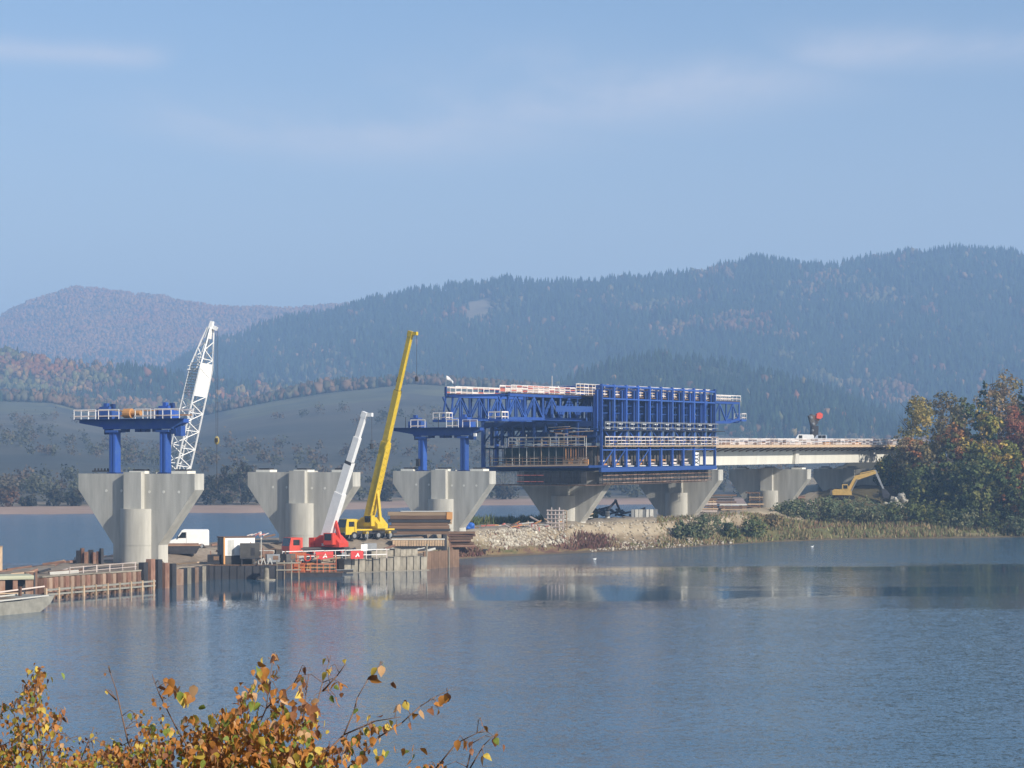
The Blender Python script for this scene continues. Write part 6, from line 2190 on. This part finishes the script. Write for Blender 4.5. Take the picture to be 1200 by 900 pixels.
def shrub(label, D0, branches, clumps, lsize, seed, wts):
    rr = random.Random(seed)
    base = W(branches[0][0][0], branches[0][0][1], D0)
    x0, y0 = base.x, base.y
    gz = float(np.interp(y0, [0, 4, 12, 45], [12.8, 12.3, 10.9, 1.5]))
    t = thing('autumn_shrub', label, 'shrub', (x0, y0, gz))
    off = Vector((x0, y0, gz))
    BP = []
    for bi, br in enumerate(branches):
        pts = []
        dj = rr.uniform(-.35, .35)
        for i, (px, py) in enumerate(br):
            v = W(px, py, D0 + dj * i / len(br)) - off
            pts.append(v)
        if bi < 99 and py < 1000 and br[0][1] > 905:
            pts.insert(0, Vector((rr.uniform(-.1, .1), rr.uniform(-.1, .1), 0.0)))
        m = MB()
        n = len(pts)
        r0 = .006 if len(br) > 3 else .004
        for i in range(n - 1):
            m.tube(pts[i], pts[i + 1], r0 * (1 - i / n), 6, r0 * (1 - (i + 1) / n) + .0008)
        m.build('stem', 'bark_twig', t, True)
        for i in range(n - 1):
            for q in range(4):
                BP.append(pts[i].lerp(pts[i + 1], q / 4))
    leaves = []
    twigs = MB()
    for (px, py, rx, ry, cnt, sz) in clumps:
        for k in range(cnt):
            qx, qy = rr.gauss(px, rx * .62), rr.gauss(py, ry * .62)
            v = W(qx, qy, D0 + rr.uniform(-.4, .4)) - off
            s = lsize * sz * rr.uniform(.65, 1.2)
            leaves.append((s, v, rr.random(), qy))
            if cnt > 14:
                w_ = W(qx + rr.gauss(0, 6), qy + rr.gauss(0, 6), D0 + rr.uniform(-.4, .4)) - off
                leaves.append((s * rr.uniform(.7, 1), w_, rr.random(), qy))
            if cnt <= 14 or k % 6 == 0:
                b = min(BP, key=lambda c: (c - v).length_squared)
                if (b - v).length > .11:
                    continue
                mid = b.lerp(v, .55) + Vector((0, 0, .02))
                twigs.tube(b, mid, .0022, 4, .0016)
                twigs.tube(mid, v, .0016, 4, .001)
    tw = twigs.build('twigs', 'bark_twig', t, True)
    tw['kind'] = 'stuff'
    leaves.sort(key=lambda a: -a[0])
    SV, SF, SM = [], [], []
    for i, (s, v, c, qy) in enumerate(leaves):
        acc = 0
        for m, w in zip(LM, wts):
            acc += w
            if c <= acc:
                break
        rot = Matrix.Rotation(rr.uniform(0, 6.28), 4, 'Z') @ Matrix.Rotation(-1.1 + rr.gauss(0, .6), 4, 'X') @ Matrix.Rotation(rr.uniform(-1.2, 1.2), 4, 'Y')
        k = rr.randrange(4)
        if i < 290:
            o = bpy.data.objects.new('leaf', LMESH[(m, k)])
            COL.objects.link(o)
            o.parent = t
            o.matrix_basis = Matrix.Translation(v) @ rot @ Matrix.Diagonal((s, s, s, 1))
        else:
            V, Fc = LEAFG[k]
            b = len(SV)
            for p in V:
                SV.append(tuple(v + (rot @ Vector(p)) * s))
            for f in Fc:
                SF.append(tuple(j + b for j in f)); SM.append(LM.index(m))
    if SV:
        me = bpy.data.meshes.new('foliage')
        me.from_pydata(SV, [], SF)
        for m in LM:
            me.materials.append(MATS[m])
        me.polygons.foreach_set('material_index', np.array(SM, np.int32))
        me.polygons.foreach_set('use_smooth', np.ones(len(SF), bool))
        o = link('foliage', me, t)
        o['kind'] = 'stuff'
    return t


shrub('small leaved orange autumn shrub in the lower left corner', 8.8,
      [[(60, 940), (50, 890), (42, 850), (40, 815), (45, 785)], [(50, 890), (25, 860), (12, 825)], [(50, 890), (70, 850), (76, 835)],
       [(40, 920), (10, 890), (-10, 860)], [(70, 930), (95, 890), (110, 852)], [(0, 930), (-5, 880), (3, 822)]],
      [(46, 792, 9, 9, 26, 1), (36, 812, 12, 9, 24, 1), (52, 806, 8, 8, 14, 1), (22, 822, 9, 8, 14, 1), (42, 830, 14, 12, 34, 1), (30, 852, 20, 14, 50, 1), (62, 850, 10, 14, 24, 1),
       (70, 836, 6, 7, 12, 1), (5, 832, 8, 10, 14, 1), (25, 880, 34, 14, 110, 1), (75, 872, 14, 10, 12, .8), (85, 892, 32, 9, 80, .9), (108, 862, 12, 10, 9, .7),
       (115, 885, 16, 10, 20, .8), (0, 892, 25, 10, 60, 1), (40, 905, 60, 10, 90, 1)],
      .028, 3, (.42, .20, .20, .09, .09))
shrub('large orange and yellow autumn shrub at the bottom centre left', 9.3,
      [[(230, 960), (235, 900), (205, 850), (186, 812), (178, 790)], [(260, 960), (290, 880), (312, 830), (320, 770)], [(290, 960), (340, 890), (366, 845), (378, 800), (388, 768)],
       [(320, 960), (367, 897), (403, 861), (415, 833), (419, 817), (432, 795), (449, 775)], [(360, 960), (408, 900), (445, 863), (471, 847), (492, 828), (511, 816), (528, 808)],
       [(480, 950), (511, 900), (535, 871), (567, 855)], [(530, 950), (551, 900), (567, 873), (583, 858)], [(200, 950), (150, 870), (136, 808), (127, 782)],
       [(205, 960), (160, 905), (115, 868)], [(340, 890), (355, 840), (362, 790)], [(312, 830), (345, 800), (352, 786)], [(136, 820), (124, 808)],
       [(403, 861), (440, 845), (470, 840)], [(240, 890), (275, 840), (298, 800)], [(378, 810), (395, 792), (405, 778)], [(546, 905), (552, 880), (554, 868)]],
      [(203, 803, 11, 6, 9, 1.25), (218, 814, 8, 7, 7, 1.3), (196, 796, 6, 6, 4, 1.1), (168, 838, 12, 6, 8, .6), (185, 822, 8, 8, 7, .6), (216, 840, 9, 3, 4, 1.1), (178, 848, 22, 7, 22, .7),
       (140, 880, 26, 10, 70, .65), (190, 872, 28, 14, 90, .7), (152, 896, 34, 8, 80, .7), (238, 862, 22, 16, 60, .9), (268, 846, 16, 16, 50, 1), (292, 815, 11, 15, 24, 1.05), (308, 786, 9, 10, 15, 1.1),
       (321, 768, 5, 4, 4, 1), (326, 822, 12, 16, 20, 1), (300, 862, 30, 18, 120, 1), (350, 850, 20, 20, 70, 1), (368, 830, 9, 9, 14, 1), (358, 795, 9, 12, 10, 1), (385, 778, 6, 8, 5, 1), (392, 802, 8, 10, 9, 1.05),
       (260, 885, 50, 12, 190, .95), (350, 885, 46, 12, 170, 1), (150, 892, 60, 9, 120, .75), (300, 895, 80, 8, 120, .9), (420, 866, 14, 10, 16, 1), (417, 830, 3, 3, 2, 1.1), (439, 792, 5, 4, 2, 1.1), (448, 780, 4, 7, 3, 1.1), (463, 801, 3, 2, 1, 1), (435, 852, 12, 10, 10, 1),
       (460, 846, 12, 6, 7, 1), (474, 825, 9, 6, 4, 1.1), (494, 834, 6, 4, 3, 1), (509, 832, 6, 5, 3, 1), (524, 814, 4, 6, 4, 1.1), (478, 878, 26, 9, 10, 1), (500, 896, 24, 6, 12, .9), (543, 866, 4, 5, 3, 1), (565, 846, 3, 4, 2, .9),
       (580, 862, 4, 5, 3, 1.05), (589, 874, 2, 3, 1, .9), (567, 882, 4, 6, 3, 1), (555, 872, 3, 4, 2, .7), (404, 775, 2, 2, 1, .6), (124, 788, 2, 2, 1, .5), (125, 810, 2, 2, 1, .5), (128, 783, 2, 2, 1, .4)],
      .043, 9, (.40, .20, .20, .10, .10))
# ------------------------------------------------------------------ haze
hz = bpy.data.materials.new('haze')
hz.use_nodes = True
t = hz.node_tree
t.nodes.clear()
o_ = nd(t, 'ShaderNodeOutputMaterial')
pv = nd(t, 'ShaderNodeVolumePrincipled', inp={'Color': (0.43, 0.66, 1.0, 1), 'Density': HAZE_DENSITY, 'Anisotropy': 0.0})
t.links.new(pv.outputs[0], o_.inputs['Volume'])
MATS['haze'] = hz
hb = MB().box((0, 3010, 233), (7400, 6320, 478)).build('haze', 'haze')
tag(hb, 'thin blue autumn haze lying over the lake and hills', 'haze', None, 'stuff')
